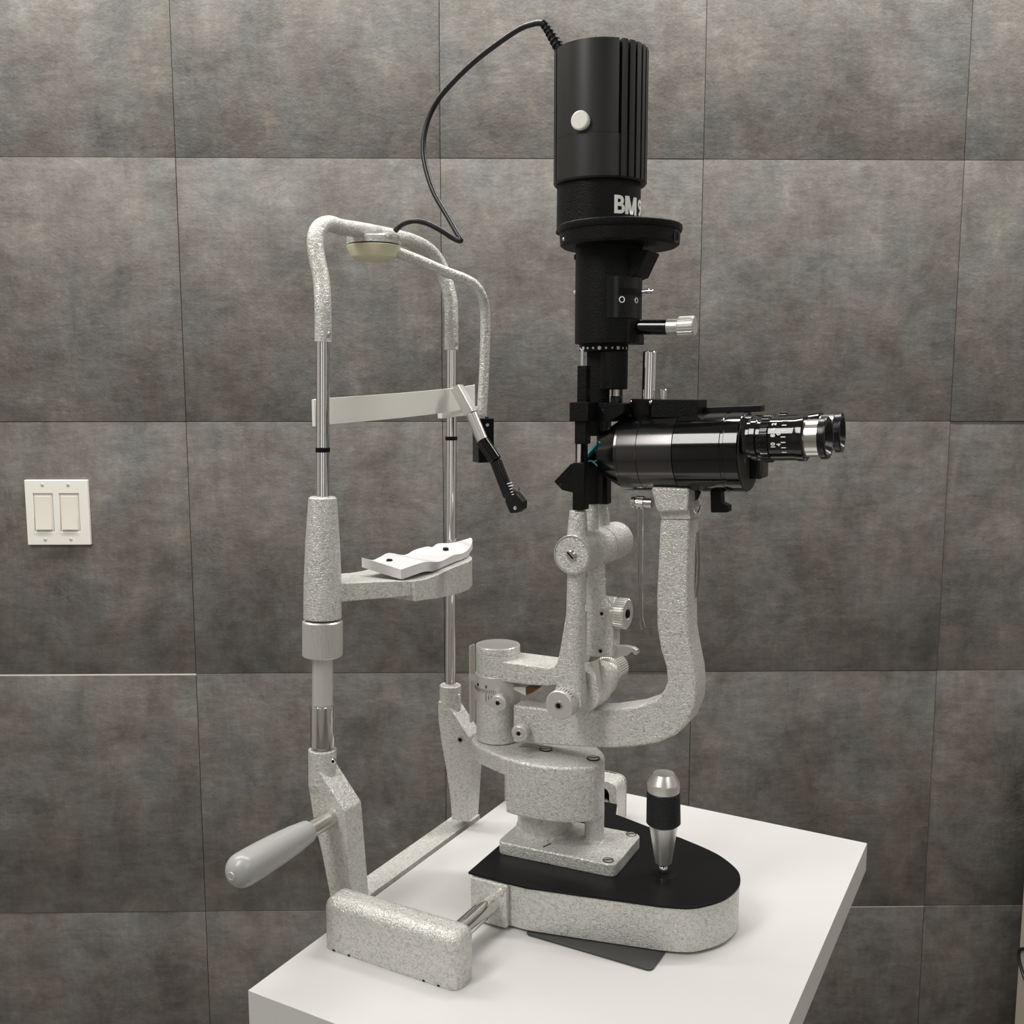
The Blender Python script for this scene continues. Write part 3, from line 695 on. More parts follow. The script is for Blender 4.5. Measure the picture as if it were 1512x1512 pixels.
b.hull([V(p[0], v, p[1]) for p in [(0.2571, 0.3901), (0.2855, 0.393), (0.2872, 0.3842), (0.2601, 0.3824)] for v in (0.262, 0.292)], 0.0012)
part('microscope_bracket', b, HAM, sl)
b = B().prism('v', [(0.2852, 0.3714), (0.2863, 0.3623), (0.2874, 0.344), (0.2872, 0.3255), (0.2857, 0.3098), (0.285, 0.3097), (0.2862, 0.3285), (0.2864, 0.3439), (0.2855, 0.3623)], 0.283, 0.2905); part('spring_strip', b, STEEL, sl)
# breath shield
b = B().prism('v', [(0.2339, 0.3959), (0.2358, 0.396), (0.2363, 0.3288), (0.2373, 0.2879), (0.2401, 0.2781), (0.2385, 0.2772), (0.2356, 0.2864), (0.2343, 0.3287)], 0.271, 0.280, 0.0002)
b.prism('v', [(0.2339, 0.3959), (0.2397, 0.4002), (0.2506, 0.4024), (0.2507, 0.4002), (0.2403, 0.3987), (0.2358, 0.3948)], 0.271, 0.280, 0.0002); bs = part('breath_shield', b, GLASS, sl, 'clear acrylic breath shield strip')
q = V((0.2266, 0.275, 0.3952))
b = B().lathe(q, (1, 0, 0), [(0, 0), (0, 0.0050), (0.0035, 0.0054), (0.0036, 0.0040), (0.0052, 0.0040), (0.0053, 0.0060), (0.0120, 0.0060), (0.0121, 0.0046), (0.0195, 0.0046), (0.0195, 0)], 48, teeth=16, depth=0.0004, tband=(0.0053, 0.0120)); part('shield_screw', b, STEEL, sl)
# --- microscope body
MA = V((0.1979, 0.277, 0.4383)); ME = V((0.3323, 0.277, 0.4444)); MD = (ME - MA).normalized(); ML = (ME - MA).length
def mt(x): return ((V({917: (0.2141, 0.277, 0.4395), 930: (0.2228, 0.277, 0.4397), 958: (0.2412, 0.277, 0.4409), 1010: (0.2744, 0.277, 0.4432)}[x]) - MA).dot(MD))
t1, t2, t3, t4 = mt(917), mt(930), mt(958), mt(1010)
pr = [(0.0, 0), (0.0, 0.0200), (0.001, 0.0212)]
for k in range(5):
    s = k / 5; tt = 0.002 + (t2 - 0.004) * s; rr = 0.0216 + (0.0336 - 0.0216) * s
    pr += [(tt, rr), (tt + (t2 - 0.004) / 5 - 0.0006, rr + 0.0022)]
pr += [(t2 - 0.0005, 0.0333), (t2, 0.0337), (t3 - 0.0004, 0.0337), (t3, 0.0334)]
b = B().lathe(MA, MD, pr + [(t3, 0)], 72); mb = part('objective_barrel', b, SATB, sl, 'ribbed satin black objective barrel')
b = B().lathe(MA, MD, [(t3 + 0.0001, 0), (t3 + 0.0001, 0.0333), (t3 + 0.0005, 0.0337), (t4 - 0.0004, 0.0337), (t4, 0.0332), (t4, 0)], 72); part('microscope_body', b, SATB, sl)
b = B().lathe(MA, MD, [(t4 + 0.0001, 0), (t4 + 0.0001, 0.0334), (t4 + 0.0008, 0.0346), (ML - 0.016, 0.0346), (ML - 0.0155, 0.0340), (ML - 0.013, 0.0340), (ML - 0.0125, 0.0346), (ML - 0.001, 0.0346), (ML, 0.0338), (ML, 0)], 72); part('magnification_drum', b, GLOSSB, sl)
b = B().lathe(ME, MD, [(0, 0), (0, 0.0334), (0.0006, 0.0332), (0.0006, 0)], 64); ef = part('end_plate', b, DIALB, sl)
x_, y_, _ = frame_of(MD)
b = B()
for a, rr, w, h in ((-118, 0.020, 0.0006, 0.0045), (-130, 0.021, 0.0018, 0.0022), (-112, 0.027, 0.0014, 0.0014)):
    # small pale engraved marks on the lower half, near side
    c_ = ME + MD * 0.0007 + V(0, -1, 0) * rr * 0.62 + V(0, 0, 1) * rr * (-0.05 if a == -118 else (-0.35 if a == -130 else -0.72))
    b.obox(c_, V(0, 1, 0), MD, V(0, -0.3, 1).normalized(), w, 0.0003, h)
part('end_plate_mark', b, mat('grey_engraving', (0.30, 0.30, 0.27), 0.5), ef)
b = B(); b.obox(ME + MD * 0.008 + V(0, 0.004, 0.015), V(0, 1, 0), MD, V(0, 0, 1), 0.034, 0.008, 0.0165, 0.004)
b.obox(ME + MD * 0.006 + V(0, 0.012, -0.012), V(0, 1, 0), MD, V(0, 0, 1), 0.012, 0.006, 0.012, 0.002); part('eyepiece_bridge', b, GLOSSB, sl)
def eyepiece(sgn, name):
    S = V(0.3400 if sgn < 0 else 0.2930, VM + sgn * (0.0300 if sgn < 0 else 0.022), 0.4568); D = V(1, sgn * 0.03, 0.045).normalized()
    t = lambda px: (V({1108: (0.3425, 0.245, 0.456), 1117: (0.3476, 0.245, 0.4561), 1124: (0.3515, 0.245, 0.4562), 1138: (0.3593, 0.245, 0.4564), 1176: (0.3802, 0.245, 0.457), 1186: (0.3855, 0.245, 0.4582), 1208: (0.3973, 0.245, 0.459), 1226: (0.4067, 0.245, 0.4598)}[px]).x - S.x)
    S0 = S; t0_ = {k: t(k) for k in (1108, 1117, 1124, 1138, 1176, 1186, 1208, 1226)}; t = t0_.__getitem__; S = S + V(0.0022, 0, 0)
    b = B().lathe(S, D, [(0, 0), (0, 0.0165), (t(1108), 0.0165), (t(1108) + 0.001, 0.0180), (t(1117), 0.0180), (t(1117) + 0.001, 0.0168), (t(1124), 0.0168), (t(1124), 0)], 48)
    tube = part('eyepiece_tube', b, GLOSSB, sl)
    b = B().lathe(S, D, [(t(1124), 0), (t(1124), 0.0170), (t(1124) + 0.001, 0.0196), (t(1138) - 0.001, 0.0196), (t(1138), 0.0175), (t(1138), 0)], 180, teeth=30, depth=0.0011, tband=(t(1124) + 0.0005, t(1138) - 0.0005)); part('focus_ring', b, BLACK, tube)
    b = B().lathe(S, D, [(t(1138), 0), (t(1138), 0.0180), (t(1176) - 0.002, 0.0180), (t(1176), 0.0188), (t(1186), 0.0188), (t(1186) + 0.001, 0.0175), (t(1186) + 0.001, 0)], 56); dr = part('dioptre_ring', b, GLOSSB, tube)
    fe = to_eye(S + D * t(1138)); b = B()
    for a, tx in ((24, '6'), (8, '8'), (-16, '10'), (40, '2')):
        text_on_cyl(b, tx, 0.0048, S + D * t(1138), -D, 0.0180, fe, R(a), -0.0058, 0.0002, center=True)
    for a in (52, 36, 20, 4, -10, -24, -38):
        p, n = around(S, -D, fe, R(a), 0.0180, -(t(1138) + 0.0125)); b.obox(p, D, n, D.cross(n), 0.0019, 0.0002, 0.0004)
        if a in (-24, 4): text_on_cyl(b, '4' if a == -24 else '0', 0.0042, S + D * t(1138), -D, 0.0180, fe, R(a + 8), -0.0102, 0.0002, center=True)
    part('dioptre_mark', b, WHITE, dr)
    if sgn > 0:
        b = B().box(tuple(S + D * 0.0275 + V(-0.004, -0.004, 0.017)), tuple(S + D * 0.0275 + V(0.004, 0.004, 0.0245)), 0.001); part('dioptre_stop', b, BLACK, tube)
    b = B().lathe(S, D, [(t(1186), 0), (t(1186), 0.0152), (t(1208), 0.0152), (t(1208), 0)], 56); part('chrome_band', b, STEEL, tube, 'bright steel band round the eyepiece')
    e = t(1226) - 0.0032
    b = B().lathe(S, D, [(t(1208), 0), (t(1208), 0.0160), (t(1208) + 0.001, 0.0172), (e - 0.001, 0.0172), (e, 0.0165), (e, 0.0142), (e - 0.005, 0.0105), (e - 0.0055, 0)], 56); cup = part('eyecup', b, BLACK, tube)
    b = B().lathe(S, D, [(e - 0.0058, 0), (e - 0.0058, 0.0100), (e - 0.0048, 0.0085), (e - 0.0040, 0.005), (e - 0.0038, 0)], 32); part('eye_lens', b, LENS, cup)
eyepiece(-1, 'near'); eyepiece(1, 'far')
b = B(); b.obox(V((0.3158, 0.285, 0.4804)), V(1, 0, 0.045).normalized(), V(0, 1, 0), V(0, 0, 1), 0.026, 0.006, 0.0028, 0.0006); part('pupil_lever', b, BLACK, sl)
# mount on top
q = V((0.2372, 0.277, 0.4824)); zb, zt_ = [0.4714, 0.4891]
b = B().lathe((q.x, VM, zb), (0, 0, 1), [(0, 0), (0, 0.0115), (0.006, 0.0132), (zt_ - zb - 0.0008, 0.0132), (zt_ - zb, 0.0124), (zt_ - zb, 0)], 40)
b.box((q.x + 0.010, VM - 0.0125, 0.4729), (0.2905, VM + 0.0125, zt_ - 0.0003), 0.0006); tm = part('accessory_mount', b, CRINK, sl)
b = B().cyl((q.x + 0.003, VM, zt_ - 0.001), (0.2407, VM, 0.5313), 0.0064, bev=0.0006); part('accessory_post', b, CHROME, tm)
b = B().lathe(V((0.2542, 0.277, 0.4886)), (0, 0, 1), [(0, 0.0032), (0.0085, 0.0032), (0.0092, 0.0026), (0.0092, 0)], 24); part('locating_pin', b, STEEL, tm)
for q2 in ((0.247, 0.264, 0.4863), (0.2269, 0.27, 0.4867)):
    b = B().ball(q2, 0.0018); part('set_screw', b, CHROME, tm)
b = B().prism('v', rpoly([(0.3006, 0.4141), (0.3097, 0.4146), (0.3108, 0.3991), (0.3169, 0.397), (0.317, 0.3911), (0.3018, 0.3901)], 0.0012), 0.272, 0.284, 0.0005); part('magnification_lever', b, MATB, sl)
q = V((0.2861, 0.277, 0.4134))
b = B().lathe(q, (0, 0, -1), [(0, 0), (0, 0.0062), (0.004, 0.0056), (0.013, 0.0022), (0.014, 0)], 24); rh = part('ring_holder', b, BLACK, sl)
q = V((0.2871, 0.277, 0.3953))
b = B().tube([q + V(0.25 * 0.0062 * math.cos(a), 0.97 * 0.0042 * math.cos(a), 0.0068 * math.sin(a)) for a in [2 * PI * k / 24 for k in range(25)]], 0.0008, 8); part('ring', b, CHROME, rh)

# --- illumination carrier
b = B()
ia = [(0.0922, 0.2299), (0.1256, 0.2304), (0.1477, 0.2307), (0.1535, 0.2328), (0.1564, 0.2382), (0.1592, 0.2499), (0.1654, 0.287), (0.1746, 0.288), (0.1736, 0.2352), (0.1666, 0.221), (0.158, 0.2157), (0.1471, 0.2124), (0.1256, 0.2103), (0.0922, 0.2096)]
b.prism('v', ia, 0.263, 0.305, 0.0022, 2, ang=40); part('illumination_arm', b, HAM, sl)
b = B().prism('v', rpoly([(0.0963, 0.2015), (0.1164, 0.2038), (0.1164, 0.1954)], 0.0003), 0.275, 0.287); part('latch', b, PLASTW, sl, 'small white latch wedge')
b = B().prism('v', [(0.1178, 0.2045), (0.1311, 0.2054), (0.1235, 0.1991), (0.1178, 0.1961)], 0.275, 0.287); part('latch', b, COPPER, sl, 'small brown latch wedge')
dk = V((0.1812, 0.217, 0.2117))
b = B()
cp_ = V((0.1861, 0.2385, 0.2514))
fl_ = [cp_ + V(0.0090 * math.cos(2 * PI * a / 28), 0.0090 * math.sin(2 * PI * a / 28), 0) for a in range(28)]
fl_ += [V(dk.x + 0.002 + 0.0142 * math.cos(2 * PI * a / 28), v, dk.z + 0.001 + 0.0142 * math.sin(2 * PI * a / 28)) for a in range(28) for v in (0.2305, 0.247)]
b.hull(fl_, 0.0)
b.cyl((0.1865, 0.2385, 0.2495), (0.1884, 0.2385, 0.3366), 0.0089, 0.0086); part('tilt_post', b, HAM, sl)
b = B().lathe(dk, (0, 1, 0), [(0, 0), (0, 0.0127), (0.0010, 0.0137), (0.0030, 0.0137), (0.0031, 0)], 48); kd = part('centring_knob', b, SATIN, sl, 'flat round centring knob')
b = B().socket(dk, (0, -1, 0), 0.0042); part('screw', b, [STEEL, MATB], kd)
b = B().lathe(dk + V(0, 0.0031, 0), (0, 1, 0), [(0, 0), (0, 0.0137), (0.0105, 0.0140), (0.011, 0.012), (0.011, 0)], 48); dd = part('tilt_dial', b, HAM, sl)
b = B()
for k in range(6):
    p, n = around(dk, (0, 1, 0), V(0.3, 0, 1), R(-20 + 11 * k), 0.0138, 0.0062); b.obox(p, V(0, 1, 0), n, V(0, 1, 0).cross(n), 0.0020, 0.0002, 0.00022)
part('scale_mark', b, MATB, dd)
dc = V(dk.x + 0.007, 0, dk.z + 0.0065)
b = B().lathe((dc.x, 0.247, dc.z), (0, 1, 0), [(0, 0), (0, 0.0205), (0.0012, 0.0212), (0.030, 0.0205), (0.0305, 0.0190), (0.050, 0.0175), (0.051, 0.0160), (0.051, 0.0105), (0.074, 0.0105), (0.074, 0)], 48); part('slit_drum', b, HAM, sl)
kz = V((0.1831, 0.34, 0.2144))
b = B().lathe((dc.x - 0.003, 0.318, dc.z + 0.0005), (0, 1, 0), [(0, 0), (0, 0.0135), (0.001, 0.0150), (0.021, 0.0150), (0.022, 0.0138), (0.022, 0)], 160, teeth=40, depth=0.0006, tband=(0.001, 0.021)); part('slit_width_knob', b, ALU, sl, 'ribbed slit width knob')
b = B().prism('v', rpoly([(0.2029, 0.2494), (0.2089, 0.2521), (0.2111, 0.239), (0.2127, 0.2226), (0.2107, 0.2191), (0.2071, 0.2333), (0.2056, 0.244), (0.2029, 0.2468)], 0.0006), 0.242, 0.2465, 0.0004); part('release_lever', b, ALU, sl)
JC = V((0.1893, 0.225, 0.3502))
b = B().lathe(JC, (0, 1, 0), [(0, 0), (0, 0.0160), (0.0006, 0.0162), (0.0008, 0.0168), (0, 0.0172), (0.001, 0.0180), (0.034, 0.0180), (0.0344, 0.0174), (0.036, 0.0174), (0.0364, 0.0180), (0.062, 0.0180), (0.0624, 0.0174), (0.064, 0.0174), (0.0644, 0.0180), (0.103, 0.0180), (0.1045, 0.0165), (0.1045, 0)], 56); jh = part('tilt_joint', b, HAM, sl)
b = B().lathe(JC + V(0, 0.0008, 0), (0, -1, 0), [(0, 0.0176), (0.0012, 0.0176), (0.0012, 0.0166), (0.0, 0.0164)], 56); part('joint_rim', b, ALU, jh)
b = B().lathe(JC + V(0, 0.0002, 0), (0, -1, 0), [(0, 0.0048), (0.0016, 0.0048), (0.0034, 0.0036), (0.0034, 0)], 24); sc_ = part('screw', b, STEEL, jh)
b = B().obox(JC - V(0, 0.0033, 0), V(0.7, 0, -0.7).normalized(), V(0, 1, 0), V(0.7, 0, 0.7).normalized(), 0.0042, 0.0004, 0.0006); part('screw_slot', b, MATB, jh)
def sleeve(v, xy0, xy1, r0, r1):
    p0 = un0[xy0]; p1 = un0[xy1]
for v, base, top, r0, r1 in ((0.240, (0.1879, 0.24, 0.36), (0.1883, 0.24, 0.3886), 0.0100, 0.0078), (0.272, (0.1874, 0.272, 0.3524), (0.1869, 0.272, 0.3921), 0.0078, 0.0064), (0.304, (0.1855, 0.304, 0.3545), (0.1844, 0.304, 0.3887), 0.0078, 0.0058)):
    b = B().cyl(base, top, r0, r1, 0.0005); part('post_sleeve', b, HAM, sl)
# gear box with slit height knob
b = B()
gb = [(0.1849, 0.294), (0.2121, 0.2962), (0.2124, 0.2484), (0.185, 0.2455)]
b.prism('v', gb, 0.268, 0.286, 0.0018, 3)
p1 = [(0.1863, 0.2935), (0.2118, 0.2962)]; p2 = [(0.1938, 0.303), (0.2091, 0.3013)]
b.hull([V(p1[0][0], 0.2685, p1[0][1]), V(p1[1][0], 0.2685, p1[1][1]), V(p2[0][0] - 0.006, 0.279, p2[0][1]), V(p2[1][0], 0.281, p2[0][1]), V(p1[0][0], 0.2855, p1[0][1]), V(p1[1][0], 0.2855, p1[1][1]), V(p2[0][0] - 0.006, 0.2855, p2[0][1]), V(p2[1][0], 0.2855, p2[0][1])], 0.0012)
gx = part('gear_box', b, HAM, sl)
for q in ((0.2009, 0.268, 0.2892), (0.2, 0.268, 0.2533)):
    b = B().socket(q, (0, -1, 0), 0.0030); part('set_screw', b, [STEEL, MATB], gx)
cz = [0.2935, 0.3202, 0.3254, 0.3358]; cu_ = 0.1905
b = B().lathe((cu_, VM, cz[0] - 0.004), (0, 0, 1), [(0, 0), (0, 0.0100), (0.004, 0.0094), (cz[1] - cz[0] + 0.004, 0.0092), (cz[1] - cz[0] + 0.0042, 0.0084), (cz[2] - cz[0] + 0.0035, 0.0084), (cz[2] - cz[0] + 0.004, 0.0088), (cz[3] - cz[0] + 0.004, 0.0082), (cz[3] - cz[0] + 0.004, 0)], 36); part('column_neck', b, HAM, sl)
kq = V((0.2081, 0.277, 0.2895))
b = B().lathe(kq, (1, 0, 0), [(0, 0), (0, 0.0100), (0.003, 0.0100), (0.0032, 0.0085), (0.0040, 0.0085), (0.0042, 0.0125), (0.0052, 0.0146), (0.0138, 0.0146), (0.0150, 0.0130), (0.0150, 0.0060), (0.0142, 0.0058), (0.0142, 0)], 170, teeth=34, depth=0.0010, tband=(0.005, 0.0139)); kk = part('slit_height_knob', b, SATIN, sl, 'ribbed round knob facing the doctor')
b = B().lathe(kq + V(0.0142, 0, 0), (1, 0, 0), [(0, 0.0042), (0.0012, 0.0042), (0.002, 0.003), (0.002, 0)], 20); part('screw', b, MATB, kk)
b = B().prism('v', rpoly([(0.2085, 0.2579), (0.2215, 0.2595), (0.2297, 0.2589), (0.2338, 0.2568), (0.2348, 0.2537), (0.2325, 0.2518), (0.2301, 0.2531), (0.2298, 0.2547), (0.2264, 0.2533), (0.2244, 0.2504), (0.2196, 0.2492), (0.2149, 0.2466), (0.2087, 0.2458)], 0.0008), 0.274, 0.280, 0.0005); part('hook_lever', b, ALU, sl)
# black uprights, bridge and mirror
def pil(v, x0, y0, x1, y1):
    pass
b = B(); b.prism('v', [(0.1858, 0.4326), (0.1975, 0.433), (0.1975, 0.3902), (0.1855, 0.3895)], 0.233, 0.2445, 0.0012); b.prism('v', [(0.1872, 0.4701), (0.1984, 0.4703), (0.1986, 0.4493), (0.1873, 0.449)], 0.233, 0.2445, 0.0012)
b.prism('v', [(0.185, 0.4493), (0.1953, 0.4496), (0.1955, 0.4314), (0.1852, 0.431)], 0.2405, 0.2445)
up = part('upright', b, CRINK, sl)
b = B().cyl((0.1903, 0.237, 0.4307), (0.1905, 0.237, 0.4501), 0.0022); part('guide_rod', b, CHROME, up)
b = B(); b.prism('v', [(0.1845, 0.4348), (0.1964, 0.4352), (0.1966, 0.3921), (0.1842, 0.3914)], 0.265, 0.277, 0.0012); b.prism('v', [(0.1838, 0.471), (0.1967, 0.4712), (0.1969, 0.4551), (0.1846, 0.4548)], 0.265, 0.277, 0.0012)
b.lathe((0.1855, 0.265, 0.4047), (0, -1, 0), [(-0.001, 0.0018), (0.0004, 0.0018), (0.0004, 0.001), (-0.0004, 0.001), (-0.0004, 0)], 14); part('upright', b, CRINK, sl)
b = B(); b.prism('v', [(0.1798, 0.47), (0.1913, 0.4702), (0.1923, 0.3885), (0.1821, 0.388)], 0.297, 0.308, 0.0012); part('upright', b, CRINK, sl)
b = B(); b.prism('v', rpoly([(0.1838, 0.4863), (0.2022, 0.4864), (0.2017, 0.4698), (0.1836, 0.4695)], 0.0006), 0.230, 0.252, 0.0006)
b.prism('v', rpoly([(0.1912, 0.4855), (0.2272, 0.4854), (0.2274, 0.4771), (0.2132, 0.4691), (0.1913, 0.4687)], 0.0008), 0.250, 0.304, 0.0006); br = part('bridge', b, CRINK, sl)
for q in ((0.2068, 0.25, 0.4775), (0.1939, 0.25, 0.4782)):
    b = B().lathe(q, (0, -1, 0), [(-0.001, 0.0024), (0.0004, 0.0024), (0.0006, 0.0018), (0.0006, 0)], 16); part('screw', b, BLACK, br)
b = B().prism('v', rpoly([(0.1589, 0.4129), (0.1761, 0.4302), (0.183, 0.4271), (0.1784, 0.4035), (0.167, 0.4055)], 0.0006), 0.250, 0.302, 0.0006); mh = part('mirror_holder', b, CRINK, sl)
b = B().lathe((0.1659, 0.25, 0.4101), (0, -1, 0), [(-0.001, 0.0020), (0.0003, 0.0020), (0.0003, 0)], 14); part('screw', b, GLOSSB, mh)
ma, mb2 = [(0.1808, 0.4286), (0.2009, 0.4498)]
dm = V(mb2[0] - ma[0], 0, mb2[1] - ma[1]).normalized(); nm = V(-dm.z, 0, dm.x)
ctr = V((ma[0] + mb2[0]) / 2, 0.276, (ma[1] + mb2[1]) / 2)
b = B().obox(ctr, dm, V(0, 1, 0), nm, (V(mb2[0], 0, mb2[1]) - V(ma[0], 0, ma[1])).length / 2, 0.0195, 0.0016, 0.0003); mr = part('mirror', b, TEAL, sl, 'cyan coated tilted mirror')
b = B().obox(ctr - V(0, 0.0197, 0) + nm * 0.001, dm, V(0, 1, 0), nm, 0.0120, 0.0004, 0.0009); part('mirror_edge', b, TEALL, mr)
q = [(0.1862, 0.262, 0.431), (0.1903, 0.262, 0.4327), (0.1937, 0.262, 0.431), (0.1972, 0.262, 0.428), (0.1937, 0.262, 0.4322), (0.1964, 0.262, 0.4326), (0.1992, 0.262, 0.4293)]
b = B().tube(spline([V(p) for p in q[:4]], 4), 0.0007, 8); b.tube(spline([V(p) for p in q[4:]], 4), 0.0006, 8); part('mirror_clip', b, TEALL, mr)  # teal curves draw the mirror's cyan reflection as thin tubes
b = B().cyl((0.1911, 0.24, 0.485), (0.191, 0.24, 0.5328), 0.0016, bev=0.0002); part('guide_rod', b, CHROME, sl)
b = B().prism('v', [(0.1883, 0.5185), (0.1969, 0.5184), (0.1969, 0.4851), (0.188, 0.485)], 0.236, 0.2455, 0.0005); part('guide_sleeve', b, CRINK, sl)
b = B().prism('v', [(0.1825, 0.5363), (0.2053, 0.5358), (0.2059, 0.4847), (0.183, 0.4845)], 0.268, 0.300, 0.001); part('lamp_post', b, CRINK, sl)
q = V((0.2087, 0.27, 0.5152)); z3 = [0.4976, 0.5319]
b = B().cyl((q.x, q.y, z3[0]), (q.x, q.y, z3[1]), 0.0128); part('aperture_barrel', b, CRINK, sl)
b = B().cyl((0.2117, 0.27, 0.4896), (0.2115, 0.27, 0.4988), 0.0028); b.cyl((0.2057, 0.27, 0.4853), (0.2056, 0.27, 0.4988), 0.0016); part('aperture_pin', b, STEEL, sl)
b = B().cyl((0.2117, 0.27, 0.4847), (0.2116, 0.27, 0.4915), 0.0052); part('aperture_nut', b, BLACK, sl)
# --- lamp tower
TC = V((0.1998, 0.277, 0.58))
rz = [0.532, 0.5372]; RC = V(0.1957, VM, rz[0])
b = B().cyl(RC, (RC.x, VM, rz[1] + 0.003), 0.0224, bev=0.0005, seg=56); ring_ = part('filter_ring', b, CRINK, sl)
fe = to_eye(RC)
for k in range(-5, 6):
    p, n = around((RC.x, VM, (rz[0] + rz[1]) / 2), (0, 0, 1), fe, R(-10 + 15 * k), 0.0222)
    r_ = 0.0017 if (k % 3) == 0 else 0.0010
    b = B().lathe(p, n, [(-0.001, r_), (0.0004, r_), (0.0006, r_ * 0.7), (0.0006, 0)], 14); part('dot', b, WHITE, ring_, 'white dot on the filter ring')
tz = [0.5387, 0.5618, 0.6209]
b = B().lathe((TC.x, VM, tz[0]), (0, 0, 1), [(0, 0), (0, 0.0297), (0.0006, 0.0303), (tz[2] - tz[0] + 0.004, 0.0303), (tz[2] - tz[0] + 0.004, 0)], 64)
b.hull([V(p[0], v, p[1]) for p in [(0.214, 0.5604), (0.227, 0.5594), (0.228, 0.5379), (0.2143, 0.5381)] for v in (0.2605, 0.296)], 0.0012)
b.hull([V(p[0], v, p[1]) for p in [(0.2121, 0.6224), (0.2431, 0.6181), (0.2326, 0.5973), (0.2268, 0.5955), (0.2125, 0.5962)] for v in (0.262, 0.292)], 0.0010)
tw = part('lamp_tower', b, CRINK, sl)
# recessed filter plate: a curved panel on the tower
fe = to_eye(TC); b = B()
zp = [0.5606, 0.5966]
sec = []
for k in range(13):
    a = R(-3) + R(74) * k / 12
    p, n = around((TC.x, VM, 0), (0, 0, 1), fe, a, 0.0303)
    sec.append([p + n * o + V(0, 0, z) for o, z in ((-0.001, zp[0]), (0.0006, zp[0]), (0.0006, zp[1]), (-0.001, zp[1]))])
b.skin(sec); fp = part('filter_panel', b, BLACK, tw)
b = B(); sec = []
zs_ = [0.5802, 0.5863]
for k in range(11):
    a = R(17) + R(52) * k / 10
    p, n = around((TC.x, VM, 0), (0, 0, 1), fe, a, 0.0303)
    sec.append([p + n * o + V(0, 0, z) for o, z in ((0, zs_[0]), (0.0009, zs_[0]), (0.0009, zs_[1]), (0, zs_[1]))])
b.skin(sec); part('filter_slot', b, MATB, tw)
zc_ = 0.5761
for a, r_ in ((22.5, 0.0024), (53, 0.0020)):
    p, n = around((TC.x, VM, zc_), (0, 0, 1), fe, R(a), 0.0309); x_, y_, _ = frame_of(n)
    b = B().tube([p + (x_ * math.cos(t) + y_ * math.sin(t)) * r_ for t in [2 * PI * k / 20 for k in range(21)]], 0.0005, 6); part('filter_symbol', b, WHITE, tw, 'white ring symbol')
p, n = around((TC.x, VM, 0.5843), (0, 0, 1), fe, R(68), 0.029)
b = B().cyl(p, p + n * 0.014, 0.0017); b.cyl(p + n * 0.0075, p + n * 0.0105, 0.0022); part('filter_pin', b, CHROME, sl)
q = V((0.2301, 0.277, 0.5531))
b = B().cyl(q, (0.2573, 0.277, 0.5523), 0.0068); rl = part('slit_rod', b, GLOSSB, sl)
b = B().cyl((0.257, 0.277, 0.5523), (0.2677, 0.277, 0.5523), 0.0070, bev=0.0003); part('rod_collar', b, ALU, rl)
q0 = V((0.267, 0.277, 0.5523)); L_ = (V((0.2819, 0.277, 0.5522)) - q0).length
b = B().lathe(q0, V(1, 0, 0.02), [(0, 0), (0, 0.0075), (0.0008, 0.0088), (L_ - 0.0012, 0.0088), (L_, 0.0078), (L_, 0)], 120, teeth=20, depth=0.0008, tband=(0.0007, L_ - 0.001)); part('rod_knob', b, SATIN, rl, 'ribbed pale knob')
for y in (383, 435):
    q = V(0.166, VM, 0) + V(-0.0015, 0.0, 0)
    z_ = {383: 0.6163, 435: 0.5845}[y]
    b = B().lathe((TC.x - 0.0305 * 0.86, VM - 0.0305 * 0.42, z_), V(-0.86, -0.42, 0), [(-0.001, 0.0026), (0.0015, 0.0026), (0.0025, 0.0015), (0.0025, 0)], 16); part('screw', b, BLACK if y == 383 else SATIN, tw)
# flange
FC = V((0.21, 0.277, 0.6333)); fz = [0.6238, 0.6362, 0.6386, 0.6427]
b = B().lathe((FC.x, VM, fz[0]), (0, 0, 1), [(0, 0), (0, 0.0505), (0.002, 0.0532), (fz[1] - fz[0], 0.0540), (fz[1] - fz[0] + 0.0002, 0.0548), (fz[2] - fz[0], 0.0556), (fz[3] - fz[0] - 0.001, 0.0556), (fz[3] - fz[0], 0.0545), (fz[3] - fz[0], 0)], 88); fg = part('lamp_flange', b, CRINK, sl)
p, n = around((FC.x, VM, (fz[0] + fz[1]) / 2 - 0.001), (0, 0, 1), to_eye(FC), R(-66), 0.0536)
b = B().ball(p, 0.0015); part('set_screw', b, CHROME, fg)
p, n = around((FC.x, VM, (fz[0] + fz[1]) / 2), (0, 0, 1), to_eye(FC), R(66), 0.0528)
b = B().lathe(p, n, [(0, 0.0060), (0.0012, 0.0060), (0.0012, 0.0045), (0.0002, 0.004), (0.0002, 0)], 24); part('lock_screw', b, GLOSSB, fg)
